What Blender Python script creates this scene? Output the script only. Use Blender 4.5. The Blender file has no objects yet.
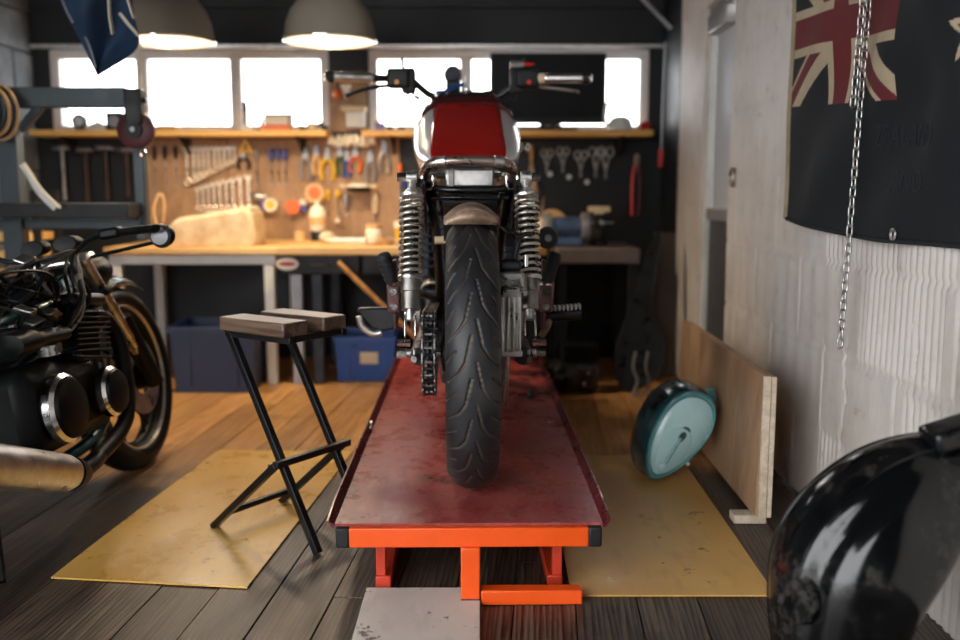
import bpy, bmesh, math, random
from mathutils import Vector, Matrix, Euler
random.seed(7)
PI = math.pi
S = bpy.context.scene
C = S.collection

# ------------------------------------------------------------------ camera
CAM_F, CAM_H = 933.0, 0.90            # focal length in pixels of a 960 px wide frame, eye height
PITCH = math.atan(130 / CAM_F)
cd = bpy.data.cameras.new('camera')
cam = bpy.data.objects.new('camera', cd); C.objects.link(cam)
cam.location = (0, 0, CAM_H)
cam.rotation_euler = (PI / 2 - PITCH, 0, 0)
cd.sensor_width = 36.0
cd.lens = 36.0 * CAM_F / 960.0
cd.clip_start = 0.05
cd.dof.use_dof = True
cd.dof.focus_distance = 2.15
cd.dof.aperture_fstop = 1.7
S.camera = cam

# ------------------------------------------------------------------ daylight: bright overcast sky, through the rear windows and an unseen opening made at the left of the camera
w = bpy.data.worlds.new('world'); S.world = w; w.use_nodes = True
bg = w.node_tree.nodes['Background']
bg.inputs['Color'].default_value = (0.97, 0.985, 1.0, 1)
bg.inputs['Strength'].default_value = 7.2
S.view_settings.view_transform = 'Standard'
S.view_settings.look = 'None'
S.view_settings.gamma = 1.0
S.view_settings.use_curve_mapping = False
S.view_settings.exposure = 0.0
try:
    S.cycles.use_denoising = True
    S.cycles.max_bounces = 8
    S.cycles.sample_clamp_indirect = 6.0
except Exception:
    pass

# ------------------------------------------------------------------ helpers
_c, _s = math.cos(PITCH), math.sin(PITCH)
def P(x, y, Y):
    """point at depth Y of the room that the photograph shows at pixel x, y"""
    v = (320 - y) / CAM_F; k = Y / (_c + v * _s)
    return Vector(((x - 480) / CAM_F * k, Y, CAM_H + k * (-_s + v * _c)))
def FL(x, y, z=0.0):
    v = (320 - y) / CAM_F; k = (CAM_H - z) / (_s - v * _c)
    return Vector(((x - 480) / CAM_F * k, k * (_c + v * _s), z))
def lin(r, g, b):
    f = lambda u: (u / 255 / 12.92) if u <= 10.3 else ((u / 255 + .055) / 1.055) ** 2.4
    return (f(r), f(g), f(b), 1)
def V(*a): return Vector(a)

class G:
    """collects vertices and faces of ONE mesh"""
    def __init__(s): s.v = []; s.f = []
    def add(s, vs, fs, M=None):
        o = len(s.v)
        s.v += [tuple(M @ Vector(p)) if M is not None else tuple(p) for p in vs]
        s.f += [tuple(i + o for i in q) for q in fs]
        return s
    def box(s, c, d, rot=None):
        x, y, z = d[0] / 2, d[1] / 2, d[2] / 2
        M = Matrix.Translation(Vector(c)) @ (Euler(rot).to_matrix().to_4x4() if rot else Matrix())
        return s.add([(-x,-y,-z),(x,-y,-z),(x,y,-z),(-x,y,-z),(-x,-y,z),(x,-y,z),(x,y,z),(-x,y,z)],
                     [(0,3,2,1),(4,5,6,7),(0,1,5,4),(1,2,6,5),(2,3,7,6),(3,0,4,7)], M)
    def bar(s, p0, p1, wd, ht, up=(0,0,1)):
        p0, p1 = Vector(p0), Vector(p1); d = (p1 - p0); L = d.length; d.normalize()
        u = Vector(up)
        if abs(u.dot(d)) > .99: u = Vector((0,1,0))
        r = d.cross(u).normalized(); u = r.cross(d).normalized()
        vs = []
        for p in (p0, p1):
            for a, b in ((-1,-1),(1,-1),(1,1),(-1,1)):
                vs.append(p + r * (a * wd / 2) + u * (b * ht / 2))
        return s.add(vs, [(0,3,2,1),(4,5,6,7),(0,1,5,4),(1,2,6,5),(2,3,7,6),(3,0,4,7)])
    def loft(s, rings, closed=True, cap=True, loop=False):
        n = len(rings[0]); vs = [p for r in rings for p in r]; fs = []
        m = len(rings)
        for i in range(m if loop else m - 1):
            j = (i + 1) % m
            for k in range(n if closed else n - 1):
                l = (k + 1) % n
                fs.append((i*n+k, i*n+l, j*n+l, j*n+k))
        if cap and not loop and closed:
            fs.append(tuple(range(n))[::-1]); fs.append(tuple((m-1)*n + k for k in range(n)))
        return s.add(vs, fs)
    def tube(s, pts, r, n=10, closed=False, cap=True, sq=None):
        pts = [Vector(p) for p in pts]; m = len(pts)
        rs = r if isinstance(r, (list, tuple)) else [r] * m
        tan = []
        for i in range(m):
            a = pts[(i-1) % m] if closed or i > 0 else pts[i]
            b = pts[(i+1) % m] if closed or i < m-1 else pts[i]
            tan.append((b - a).normalized())
        t0 = tan[0]; ref = Vector((0,0,1)) if abs(t0.z) < .9 else Vector((1,0,0))
        nrm = (ref - t0 * ref.dot(t0)).normalized(); rings = []
        for i in range(m):
            if i:
                ax = tan[i-1].cross(tan[i]); an = tan[i-1].angle(tan[i], 0)
                if ax.length > 1e-7: nrm = Matrix.Rotation(an, 3, ax.normalized()) @ nrm
            bn = tan[i].cross(nrm).normalized()
            a_, b_ = (rs[i], rs[i]) if not sq else (rs[i] * sq[0], rs[i] * sq[1])
            rings.append([pts[i] + nrm * (a_ * math.cos(2*PI*k/n)) + bn * (b_ * math.sin(2*PI*k/n)) for k in range(n)])
        return s.loft(rings, True, cap, closed)
    def cyl(s, p0, p1, r0, r1=None, n=16):
        return s.tube([p0, p1], [r0, r0 if r1 is None else r1], n)
    def lathe(s, prof, n=24, org=(0,0,0), axis='z', closed=False):
        rings = []
        for r, h in prof:
            ring = []
            for k in range(n):
                a = 2 * PI * k / n; c, q = r * math.cos(a), r * math.sin(a)
                p = {'z': (c, q, h), 'x': (h, c, q), 'y': (q, h, c)}[axis]
                ring.append(Vector(p) + Vector(org))
            rings.append(ring)
        return s.loft(rings, True, not closed, closed)
    def ell(s, c, r, nu=16, nv=10):
        rings = []
        for j in range(nv + 1):
            t = PI * min(max(j / nv, .004), .996)
            rings.append([(c[0] + r[0]*math.sin(t)*math.cos(2*PI*k/nu), c[1] + r[1]*math.sin(t)*math.sin(2*PI*k/nu), c[2] - r[2]*math.cos(t)) for k in range(nu)])
        return s.loft(rings)
    def prism(s, poly, th, M=None):
        """2-D outline in the local x-z plane, thickness th along local y"""
        n = len(poly)
        vs = [(x, -th/2, z) for x, z in poly] + [(x, th/2, z) for x, z in poly]
        fs = [tuple(range(n)), tuple(range(2*n-1, n-1, -1))] + [(k, n+k, n+(k+1)%n, (k+1)%n) for k in range(n)]
        return s.add(vs, fs, M)
    def grid(s, fn, nu, nv):
        vs = [fn(i/nu, j/nv) for j in range(nv+1) for i in range(nu+1)]
        fs = [(j*(nu+1)+i, j*(nu+1)+i+1, (j+1)*(nu+1)+i+1, (j+1)*(nu+1)+i) for j in range(nv) for i in range(nu)]
        return s.add(vs, fs)

def mk(name, g, mat, parent=None, loc=None, rot=None, smooth=40, bevel=0, sub=0, solid=0):
    me = bpy.data.meshes.new(name)
    if isinstance(g, G): me.from_pydata([tuple(p) for p in g.v], [], g.f)
    bm = bmesh.new(); bm.from_mesh(me)
    bmesh.ops.recalc_face_normals(bm, faces=bm.faces)
    bm.to_mesh(me); bm.free()
    if smooth:
        me.polygons.foreach_set('use_smooth', [True] * len(me.polygons))
        me.set_sharp_from_angle(angle=math.radians(smooth))
    if mat: me.materials.append(mat)
    o = bpy.data.objects.new(name, me); C.objects.link(o)
    if parent is not None: o.parent = parent
    if loc is not None: o.location = loc
    if rot is not None: o.rotation_euler = rot
    if solid:
        m = o.modifiers.new('solid', 'SOLIDIFY'); m.thickness = solid; m.offset = 0
    if bevel:
        m = o.modifiers.new('bevel', 'BEVEL'); m.width = bevel; m.segments = 2; m.limit_method = 'ANGLE'; m.angle_limit = math.radians(40)
    if sub:
        m = o.modifiers.new('sub', 'SUBSURF'); m.levels = sub; m.render_levels = sub
    return o
def tag(o, label, cat, group=None, kind=None):
    o['label'] = label; o['category'] = cat
    if group: o['group'] = group
    if kind: o['kind'] = kind
    return o
def thing(name, label, cat, loc=(0,0,0), rot=(0,0,0), group=None):
    o = bpy.data.objects.new(name, None); C.objects.link(o)
    o.location = loc; o.rotation_euler = rot; o.empty_display_size = .05
    return tag(o, label, cat, group)
def struct(name, g, mat, **k):
    o = mk(name, g, mat, **k); o['kind'] = 'structure'; return o
def dup(o, parent=None):
    c = o.copy(); C.objects.link(c); c.parent = parent
    for ch in list(o.children): dup(ch, c)
    return c
def spline(pts, n=6, closed=False):
    """Catmull-Rom through the points"""
    pts = [Vector(p) for p in pts]; out = []; m = len(pts)
    for i in range(m if closed else m - 1):
        if closed: a, b, c, d = pts[i-1], pts[i], pts[(i+1) % m], pts[(i+2) % m]
        else: a, b, c, d = pts[max(i-1,0)], pts[i], pts[i+1], pts[min(i+2,m-1)]
        for k in range(n):
            t = k / n
            out.append(.5 * ((2*b) + (c-a)*t + (2*a-5*b+4*c-d)*t*t + (3*b-a-3*c+d)*t**3))
    if not closed: out.append(pts[-1])
    return out
ORD = ['first','second','third','fourth','fifth','sixth','seventh','eighth','ninth','tenth','eleventh','twelfth']

# ------------------------------------------------------------------ materials (all procedural)
MATS = {}
def _new(name):
    m = bpy.data.materials.new(name); m.use_nodes = True; MATS[name] = m
    nt = m.node_tree; return m, nt, nt.nodes['Principled BSDF']
def _mixc(nt, fac, a, b):
    n = nt.nodes.new('ShaderNodeMix'); n.data_type = 'RGBA'
    if hasattr(fac, 'node'): nt.links.new(fac, n.inputs[0])
    else: n.inputs[0].default_value = fac
    for q, k in ((a, 6), (b, 7)):
        if hasattr(q, 'node'): nt.links.new(q, n.inputs[k])
        else: n.inputs[k].default_value = q
    return n.outputs[2]
def _coord(nt, scale=(1,1,1), kind='Object', rot=(0,0,0)):
    t = nt.nodes.new('ShaderNodeTexCoord'); mp = nt.nodes.new('ShaderNodeMapping')
    nt.links.new(t.outputs[kind], mp.inputs[0]); mp.inputs['Scale'].default_value = scale; mp.inputs['Rotation'].default_value = rot
    return mp.outputs[0]
def _noise(nt, vec, scale, detail=4, rough=.55, dist=0):
    n = nt.nodes.new('ShaderNodeTexNoise'); nt.links.new(vec, n.inputs['Vector'])
    n.inputs['Scale'].default_value = scale; n.inputs['Detail'].default_value = detail
    n.inputs['Roughness'].default_value = rough; n.inputs['Distortion'].default_value = dist
    return n.outputs['Fac']
def _ramp(nt, fac, a, b):
    n = nt.nodes.new('ShaderNodeMapRange'); nt.links.new(fac, n.inputs[0])
    n.inputs[1].default_value = a; n.inputs[2].default_value = b; n.clamp = True
    n.interpolation_type = 'SMOOTHSTEP'
    return n.outputs[0]
def _math(nt, op, a, b=None):
    n = nt.nodes.new('ShaderNodeMath'); n.operation = op
    for q, k in ((a, 0), (b, 1)):
        if q is None: continue
        if hasattr(q, 'node'): nt.links.new(q, n.inputs[k])
        else: n.inputs[k].default_value = q
    return n.outputs[0]
def _bump(nt, bs, h, strength, dist=.01):
    n = nt.nodes.new('ShaderNodeBump'); nt.links.new(h, n.inputs['Height'])
    n.inputs['Strength'].default_value = strength; n.inputs['Distance'].default_value = dist
    nt.links.new(n.outputs[0], bs.inputs['Normal'])
def mat(name, col, rough=.5, metal=0., var=.25, scale=12, bump=0., col2=None, coat=0., spec=None, rvar=.12):
    m, nt, bs = _new(name)
    co = _coord(nt); f = _noise(nt, co, scale, 5, .6)
    c2 = col2 or tuple(min(1, x * (1 + var) + .004 * (var > 0)) for x in col[:3]) + (1,)
    c1 = col if col2 else tuple(x * (1 - var) for x in col[:3]) + (1,)
    nt.links.new(_mixc(nt, _ramp(nt, f, .3, .7), c1, c2), bs.inputs['Base Color'])
    r = nt.nodes.new('ShaderNodeMapRange'); nt.links.new(f, r.inputs[0])
    r.inputs[1].default_value = .3; r.inputs[2].default_value = .7
    r.inputs[3].default_value = max(.03, rough - rvar); r.inputs[4].default_value = min(1, rough + rvar)
    nt.links.new(r.outputs[0], bs.inputs['Roughness'])
    bs.inputs['Metallic'].default_value = metal
    if coat: bs.inputs['Coat Weight'].default_value = coat; bs.inputs['Coat Roughness'].default_value = .06
    if spec is not None: bs.inputs['Specular IOR Level'].default_value = spec
    if bump: _bump(nt, bs, _noise(nt, co, scale * 4, 4), bump, .004)
    return m
def wood(name, dark, light, axis='y', scale=9, rough=.5, stain=None, stain_amt=(.62,.72), kind='Object', vary=.3, bump=.25, stretch=.07):
    m, nt, bs = _new(name)
    sc = [1,1,1]; sc['xyz'.index(axis)] = stretch
    co = _coord(nt, tuple(sc), kind)
    oi = nt.nodes.new('ShaderNodeObjectInfo')
    ad = nt.nodes.new('ShaderNodeVectorMath'); ad.operation = 'ADD'
    sca = nt.nodes.new('ShaderNodeVectorMath'); sca.operation = 'SCALE'; sca.inputs['Scale'].default_value = 37
    cmb = nt.nodes.new('ShaderNodeCombineXYZ')
    for k in range(3): nt.links.new(oi.outputs['Random'], cmb.inputs[k])
    nt.links.new(cmb.outputs[0], sca.inputs[0]); nt.links.new(co, ad.inputs[0]); nt.links.new(sca.outputs[0], ad.inputs[1])
    g = _noise(nt, ad.outputs[0], scale, 3, .6, 1.2); fine = _noise(nt, ad.outputs[0], scale * 9, 3, .7)
    fac = _math(nt, 'ADD', _math(nt, 'MULTIPLY', g, .65), _math(nt, 'MULTIPLY', fine, .35))
    col = _mixc(nt, _ramp(nt, fac, .36, .64), dark, light)
    hv = nt.nodes.new('ShaderNodeHueSaturation'); nt.links.new(col, hv.inputs['Color'])
    mr = nt.nodes.new('ShaderNodeMapRange'); nt.links.new(oi.outputs['Random'], mr.inputs[0]); mr.inputs[3].default_value = 1 - vary; mr.inputs[4].default_value = 1 + vary
    nt.links.new(mr.outputs[0], hv.inputs['Value']); col = hv.outputs[0]
    if stain:
        sn = _noise(nt, _coord(nt, (1,1,1), kind), 3.2, 6, .65)
        col = _mixc(nt, _ramp(nt, sn, *stain_amt), col, stain)
    nt.links.new(col, bs.inputs['Base Color'])
    rr = nt.nodes.new('ShaderNodeMapRange'); nt.links.new(fac, rr.inputs[0]); rr.inputs[3].default_value = rough - .1; rr.inputs[4].default_value = rough + .15
    nt.links.new(rr.outputs[0], bs.inputs['Roughness'])
    if bump: _bump(nt, bs, fac, bump, .004)
    return m
def emis(name, col, strength):
    m, nt, bs = _new(name)
    bs.inputs['Base Color'].default_value = col
    bs.inputs['Emission Color'].default_value = col; bs.inputs['Emission Strength'].default_value = strength
    return m
def glass(name, tint=(1,1,1,1), gloss=.06):
    m, nt, bs = _new(name); nt.nodes.remove(bs)
    tr = nt.nodes.new('ShaderNodeBsdfTransparent'); tr.inputs[0].default_value = tint
    gl = nt.nodes.new('ShaderNodeBsdfGlossy'); gl.inputs['Roughness'].default_value = .02
    mx = nt.nodes.new('ShaderNodeMixShader'); mx.inputs[0].default_value = gloss
    nt.links.new(tr.outputs[0], mx.inputs[1]); nt.links.new(gl.outputs[0], mx.inputs[2])
    nt.links.new(mx.outputs[0], nt.nodes['Material Output'].inputs[0])
    return m

M = {}
M['chrome'] = mat('chrome', (.80,.79,.77,1), .16, 1, .08)
M['steel'] = mat('steel', (.55,.54,.52,1), .34, 1, .2, 20)
M['brushed'] = mat('brushed_alu', (.72,.70,.68,1), .38, 1, .15, 30)
M['dull_steel'] = mat('dull_steel', (.33,.31,.29,1), .45, 1, .3, 20)
M['dark_steel'] = mat('dark_steel', lin(46,48,52), .4, .8, .3, 20)
M['black'] = mat('black_paint', lin(9,11,14), .34, 0, .3, 14, coat=.15)
M['black_matte'] = mat('black_matte', lin(11,13,16), .6, 0, .3, 18)
M['rubber'] = mat('rubber', lin(24,25,27), .68, 0, .25, 30, bump=.1)
M['spring'] = mat('spring_coil', lin(205,197,183), .3, .75, .1, 20)
M['rust_metal'] = mat('rusty_metal', lin(120,96,78), .5, .5, .3, 25, col2=lin(176,150,128))
M['hoop_metal'] = mat('hoop_metal', lin(176,156,146), .3, .85, .12, 10)
M['brown_plate'] = mat('brown_plate', lin(92,60,58), .4, .4, .25, 18)
M['red_tank'] = mat('red_tank_paint', lin(160,20,14), .24, .0, .1, 3, coat=.7, rvar=.04)
M['red_trim'] = mat('red_tank_border', lin(74,24,24), .22, .1, .12, 4, coat=.6, rvar=.04)
M['silver_paint'] = mat('silver_tank_side', lin(232,230,230), .2, .35, .04, 3, coat=.5, rvar=.05)
M['white_paint'] = mat('white_paint', lin(214,212,206), .45, 0, .08, 9)
M['amber'] = mat('amber_plastic', lin(220,140,40), .3, 0, .05)
M['blue_plastic'] = mat('blue_plastic', lin(16,74,150), .35, 0, .12, 6)
M['navy_plastic'] = mat('navy_plastic', lin(7,28,68), .4, 0, .15, 6)
M['red_plastic'] = mat('red_plastic', lin(196,40,34), .35, 0, .1)
M['orange_plastic'] = mat('orange_plastic', lin(226,110,40), .4, 0, .1)
M['yellow_plastic'] = mat('yellow_plastic', lin(232,186,40), .4, 0, .1)
M['green_plastic'] = mat('green_plastic', lin(56,86,54), .4, 0, .1)
M['tool_blue'] = mat('tool_blue', lin(60,84,160), .4, 0, .1)
M['tool_grey'] = mat('tool_grey', lin(150,150,154), .4, .3, .1)
M['purple_plastic'] = mat('purple_plastic', lin(100,80,140), .4, 0, .1)
M['beige'] = mat('beige_plastic', lin(222,198,160), .5, 0, .1)
M['cream'] = mat('cream_card', lin(238,226,204), .6, 0, .06)
M['tape_tan'] = mat('tape_tan', lin(222,176,120), .5, 0, .1)
M['grey_frame'] = mat('grey_blue_steel', lin(56,67,73), .5, .1, .15, 9)
M['maroon'] = mat('maroon_disc', lin(74,22,26), .5, 0, .2, 12)
M['orange_paint'] = mat('orange_paint', lin(236,84,16), .38, 0, .07, 7, rvar=.06)
M['tool_bright'] = mat('satin_tool_steel', lin(222,204,182), .32, .45, .08, 20)
M['cloth_cream'] = mat('cloth_cream', lin(205,190,160), .9, 0, .12, 40, bump=.2)
M['wood_handle'] = wood('wood_handle', lin(150,98,48), lin(206,152,88), 'z', 30, .5)
M['pine'] = wood('pine_shelf', lin(196,138,60), lin(238,190,108), 'x', 10, .45, vary=.05)
M['bench_top'] = wood('bench_plywood', lin(204,150,80), lin(244,204,136), 'x', 7, .42, vary=.06)
M['pegboard'] = wood('pegboard_brown', lin(150,116,84), lin(182,144,108), 'z', 5, .6, vary=.03, bump=.08, stretch=.5)

# ================================================================== THE SETTING
WX, BY, LX, CZ, FY = 0.95, 5.0, -2.33, 2.35, -1.0      # right wall, back wall, left wall, ceiling, front wall

# --- floor: worn boards laid a few degrees askew
def floor_material():
    m, nt, bs = _new('floor_boards')
    co = _coord(nt, (1, .055, 1)); oi = nt.nodes.new('ShaderNodeObjectInfo')
    sca = nt.nodes.new('ShaderNodeVectorMath'); sca.operation = 'SCALE'; sca.inputs['Scale'].default_value = 53
    cmb = nt.nodes.new('ShaderNodeCombineXYZ')
    for k in range(3): nt.links.new(oi.outputs['Random'], cmb.inputs[k])
    ad = nt.nodes.new('ShaderNodeVectorMath'); ad.operation = 'ADD'
    nt.links.new(cmb.outputs[0], sca.inputs[0]); nt.links.new(co, ad.inputs[0]); nt.links.new(sca.outputs[0], ad.inputs[1])
    g = _noise(nt, ad.outputs[0], 16, 3, .6, 2.2); fine = _noise(nt, ad.outputs[0], 120, 3, .7)
    wv = nt.nodes.new('ShaderNodeTexWave'); wv.wave_type = 'BANDS'; wv.bands_direction = 'X'; wv.wave_profile = 'SAW'
    nt.links.new(ad.outputs[0], wv.inputs['Vector']); wv.inputs['Scale'].default_value = 26; wv.inputs['Distortion'].default_value = 9
    wv.inputs['Detail'].default_value = 3; wv.inputs['Detail Scale'].default_value = .9; wv.inputs['Detail Roughness'].default_value = .6
    fac = _math(nt, 'ADD', _math(nt, 'MULTIPLY', g, .45), _math(nt, 'ADD', _math(nt, 'MULTIPLY', fine, .35), _math(nt, 'MULTIPLY', wv.outputs['Fac'], .22)))
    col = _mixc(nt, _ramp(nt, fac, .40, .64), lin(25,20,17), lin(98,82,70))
    back_wood = _mixc(nt, _ramp(nt, fac, .36, .66), lin(150,102,54), lin(212,160,96))
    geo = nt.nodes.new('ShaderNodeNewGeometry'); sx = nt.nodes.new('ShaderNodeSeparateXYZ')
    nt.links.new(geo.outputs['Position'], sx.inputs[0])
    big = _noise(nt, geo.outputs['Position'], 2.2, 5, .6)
    # the boards turn a lighter orange towards the back of the workshop
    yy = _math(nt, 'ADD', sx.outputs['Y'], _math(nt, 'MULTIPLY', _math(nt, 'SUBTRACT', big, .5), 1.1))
    col = _mixc(nt, _ramp(nt, yy, 2.75, 3.15), col, back_wood)
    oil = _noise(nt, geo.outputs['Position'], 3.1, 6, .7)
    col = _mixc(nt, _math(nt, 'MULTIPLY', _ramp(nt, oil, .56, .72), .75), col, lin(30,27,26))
    hv = nt.nodes.new('ShaderNodeHueSaturation'); nt.links.new(col, hv.inputs['Color'])
    mr = nt.nodes.new('ShaderNodeMapRange'); nt.links.new(oi.outputs['Random'], mr.inputs[0]); mr.inputs[3].default_value = .78; mr.inputs[4].default_value = 1.2
    nt.links.new(mr.outputs[0], hv.inputs['Value'])
    nt.links.new(hv.outputs[0], bs.inputs['Base Color'])
    rr = nt.nodes.new('ShaderNodeMapRange'); nt.links.new(fac, rr.inputs[0]); rr.inputs[3].default_value = .30; rr.inputs[4].default_value = .58
    nt.links.new(rr.outputs[0], bs.inputs['Roughness'])
    _bump(nt, bs, fac, .35, .004)
    return m
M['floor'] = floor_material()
M['floor_gap'] = mat('floor_gap', lin(14,12,11), .8, 0, .2)
fl_ = struct('floor', G().box(((LX+WX)/2 - .0, (FY+BY)/2, -.045), (WX-LX+.3, BY-FY+.1, .04)), M['floor_gap'], smooth=0)
ANG = math.radians(-4.2)
PW = .135
ca, sa = math.cos(ANG), math.sin(ANG)
k = 0
for i in range(-21, 13):
    lx = i * PW
    y = -2.6 + (i * 37 % 10) * .17
    while y < 5.4:
        L = 1.9 + ((i * 13 + k * 7) % 9) * .14
        y1 = y + L
        mid = (lx * ca - (y + L/2) * sa, lx * sa + (y + L/2) * ca)
        # keep only boards inside the room
        e0 = (lx * ca - y * sa, lx * sa + y * ca); e1 = (lx * ca - y1 * sa, lx * sa + y1 * ca)
        if max(e0[1], e1[1]) > FY and min(e0[1], e1[1]) < BY and LX - .12 < mid[0] < WX + .12:
            g = G().box((0, 0, -.0125), (PW - .0025, L - .002, .025))
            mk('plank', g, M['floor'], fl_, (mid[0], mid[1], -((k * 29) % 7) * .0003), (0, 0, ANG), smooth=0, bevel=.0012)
        y = y1; k += 1

# --- right wall: white paint over rough ribbed blocks and plaster, real relief
def wall_white():
    m, nt, bs = _new('white_block_wall')
    geo = nt.nodes.new('ShaderNodeNewGeometry'); pos = geo.outputs['Position']
    n1 = _noise(nt, pos, 2.0, 6, .65); n2 = _noise(nt, pos, 16, 5, .65)
    mp = nt.nodes.new('ShaderNodeMapping'); nt.links.new(pos, mp.inputs[0]); mp.inputs['Scale'].default_value = (1, 1, .18)
    drip = _noise(nt, mp.outputs[0], 26, 4, .6)
    col = _mixc(nt, _ramp(nt, n1, .35, .7), lin(212,206,200), lin(190,181,172))
    col = _mixc(nt, _math(nt, 'MULTIPLY', _ramp(nt, n2, .60, .74), .45), col, lin(150,134,118))
    col = _mixc(nt, _math(nt, 'MULTIPLY', _ramp(nt, drip, .60, .75), .3), col, lin(168,156,144))
    nt.links.new(col, bs.inputs['Base Color']); bs.inputs['Roughness'].default_value = .6
    h = _math(nt, 'ADD', _math(nt, 'MULTIPLY', n2, .5), drip)
    _bump(nt, bs, h, .4, .006)
    return m
M['white_wall'] = wall_white()
rw = random.Random(3)
BL_Y, BL_Z = .46, .235
def ribbed(bi, bj):
    q = random.Random(bi * 91 + bj * 17 + 5).random()
    return q
def wall_h(y, z):
    bj = math.floor(z / BL_Z); off = (bj % 2) * .21
    bi = math.floor((y + off) / BL_Y)
    fy = (y + off) / BL_Y - bi; fz = z / BL_Z - bj
    h = 0.0
    q = ribbed(bi, bj)
    # joint lines
    dj = min(fz, 1 - fz) * BL_Z; di = min(fy, 1 - fy) * BL_Y
    if dj < .010: h += .007 * (1 - dj / .010)
    if di < .008: h += .005 * (1 - di / .008)
    near = y < 2.55
    if near and (q < .30 or (y < 2.05 and z < .45)):
        frac = .5 + .5 * q
        edge = .06 + .2 * q
        if fy > edge or (y < 2.05 and z < .45):
            h += .0065 * (0.5 + 0.5 * math.cos(2 * PI * y / .030)) ** 2.2
    elif q < .72:
        h += .0015 * math.sin(y * 61 + 3 * q) * math.sin(z * 3 + q * 9)
    h += .003 * math.sin(y * 7.3 + 1.1) * math.sin(z * 5.1)
    # a crack
    cy = 2.385 + .010 * math.sin(z * 31) + .006 * math.sin(z * 83)
    if z < .52 and abs(y - cy) < .006: h += .006
    cy2 = 2.01 + .008 * math.sin(z * 43) + .006 * math.sin(z * 97)
    if z < .66 and abs(y - cy2) < .006: h += .006
    return h
DY0, DY1, DTOP = 3.60, 4.08, 1.66          # doorway in the right wall
def wall_panel(y0, y1, z0, z1, ny, nz):
    g = G()
    g.grid(lambda u, v: (WX + wall_h(y0 + (y1-y0)*u, z0 + (z1-z0)*v), y0 + (y1-y0)*u, z0 + (z1-z0)*v), ny, nz)
    return g
g = wall_panel(1.2, DY0, 0, DTOP, 560, 110)
g.box((WX + .09, (1.2+DY0)/2 - .001, DTOP/2), (.15, DY0-1.2, DTOP))
wr_ = struct('wall_right', g, M['white_wall'], smooth=60)
mk('wall_section', G().box((WX + .085, (FY+1.2)/2, CZ/2), (.16, 1.2-FY, CZ)), M['white_wall'], wr_, smooth=0)
mk('lintel', G().box((WX + .085, (1.2+4.56)/2, (DTOP+CZ)/2), (.16, 4.56-1.2, CZ-DTOP)), M['white_wall'], wr_, smooth=0)
mk('door_pier', G().box((WX + .085, (DY1+4.56)/2, DTOP/2), (.16, 4.56-DY1, DTOP)), M['white_wall'], wr_, smooth=0, bevel=.006)

M['navy_wall'] = mat('dark_navy_wall', lin(8,13,18), .6, 0, .25, 3, bump=.15)
M['soot_wall'] = mat('black_painted_alcove', lin(13,20,27), .5, 0, .35, 6, bump=.3)
mk('alcove_wall', G().box((WX + .085, (4.56+5.1)/2, CZ/2), (.16, .54, CZ)), M['soot_wall'], wr_, smooth=0)

# --- back wall with two openings
W1 = (-2.25, -.79); W2 = (-.585, .885); WZ0, WZ1 = 1.190, 1.625
wb = struct('wall_back', G().box(((LX+WX)/2, BY+.1, WZ0/2), (WX-LX+.3, .2, WZ0)), M['navy_wall'], smooth=0)
mk('upper_wall', G().box(((LX+WX)/2, BY+.1, (WZ1+CZ)/2), (WX-LX+.3, .2, CZ-WZ1)), M['navy_wall'], wb, smooth=0)
for a, b in ((LX-.15, W1[0]), (W1[1], W2[0]), (W2[1], WX+.15)):
    mk('wall_pier', G().box(((a+b)/2, BY+.1, (WZ0+WZ1)/2), (b-a, .2, WZ1-WZ0)), M['navy_wall'], wb, smooth=0)
# boards nailed to the upper wall
for j in range(4):
    mk('cladding_board', G().box(((LX+WX)/2, BY-.006, WZ1 + .03 + .085 + j*.178), (WX-LX-.01, .012, .172)), M['navy_wall'], wb, smooth=0, bevel=.003)
tr = struct('trim_1', G().box(((LX+WX)/2, BY-.022, WZ1+.012), (WX-LX-.01, .03, .022)), M['brushed'], bevel=.004)

M['pvc'] = mat('white_window_frame', lin(226,220,216), .4, 0, .04, 5)
M['pane'] = glass('window_glass', (1,1,1,1), .04)
def window(name, x0, x1, mull):
    o = struct(name, None, None) if False else None
    fw = .034
    g = G()
    yc = BY + .05
    g.box(((x0+x1)/2, yc, WZ1-fw/2), (x1-x0, .07, fw)); 
    root = struct(name, g, M['pvc'], bevel=.004)
    mk('frame_rail', G().box(((x0+x1)/2, yc, WZ0+fw/2), (x1-x0, .07, fw)), M['pvc'], root, bevel=.004)
    xs = [x0 + fw/2] + mull + [x1 - fw/2]
    for x in xs:
        mk('frame_stile', G().box((x, yc, (WZ0+WZ1)/2), (fw, .068, WZ1-WZ0-2*fw+.004)), M['pvc'], root, bevel=.004)
    for a, b in zip(xs[:-1], xs[1:]):
        sx0, sx1 = a + fw/2, b - fw/2
        sf = .013
        g = G()
        for cx, cz, dx, dz in (((sx0+sx1)/2, WZ0+fw+sf/2, sx1-sx0, sf), ((sx0+sx1)/2, WZ1-fw-sf/2, sx1-sx0, sf), (sx0+sf/2, (WZ0+WZ1)/2, sf, WZ1-WZ0-2*fw), (sx1-sf/2, (WZ0+WZ1)/2, sf, WZ1-WZ0-2*fw)):
            g.box((cx, yc-.005, cz), (dx, .05, dz))
        sash = mk('sash', g, M['pvc'], root, smooth=0)
        mk('pane', G().box(((sx0+sx1)/2, yc, (WZ0+WZ1)/2), (sx1-sx0-.004, .006, WZ1-WZ0-2*fw-.004)), M['pane'], sash, smooth=0)
    return root
window('window_1', W1[0], W1[1], [P(141,90,BY).x, P(235,90,BY).x])
window('window_2', W2[0], W2[1], [P(466,90,BY).x, P(556,90,BY).x])

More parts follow.
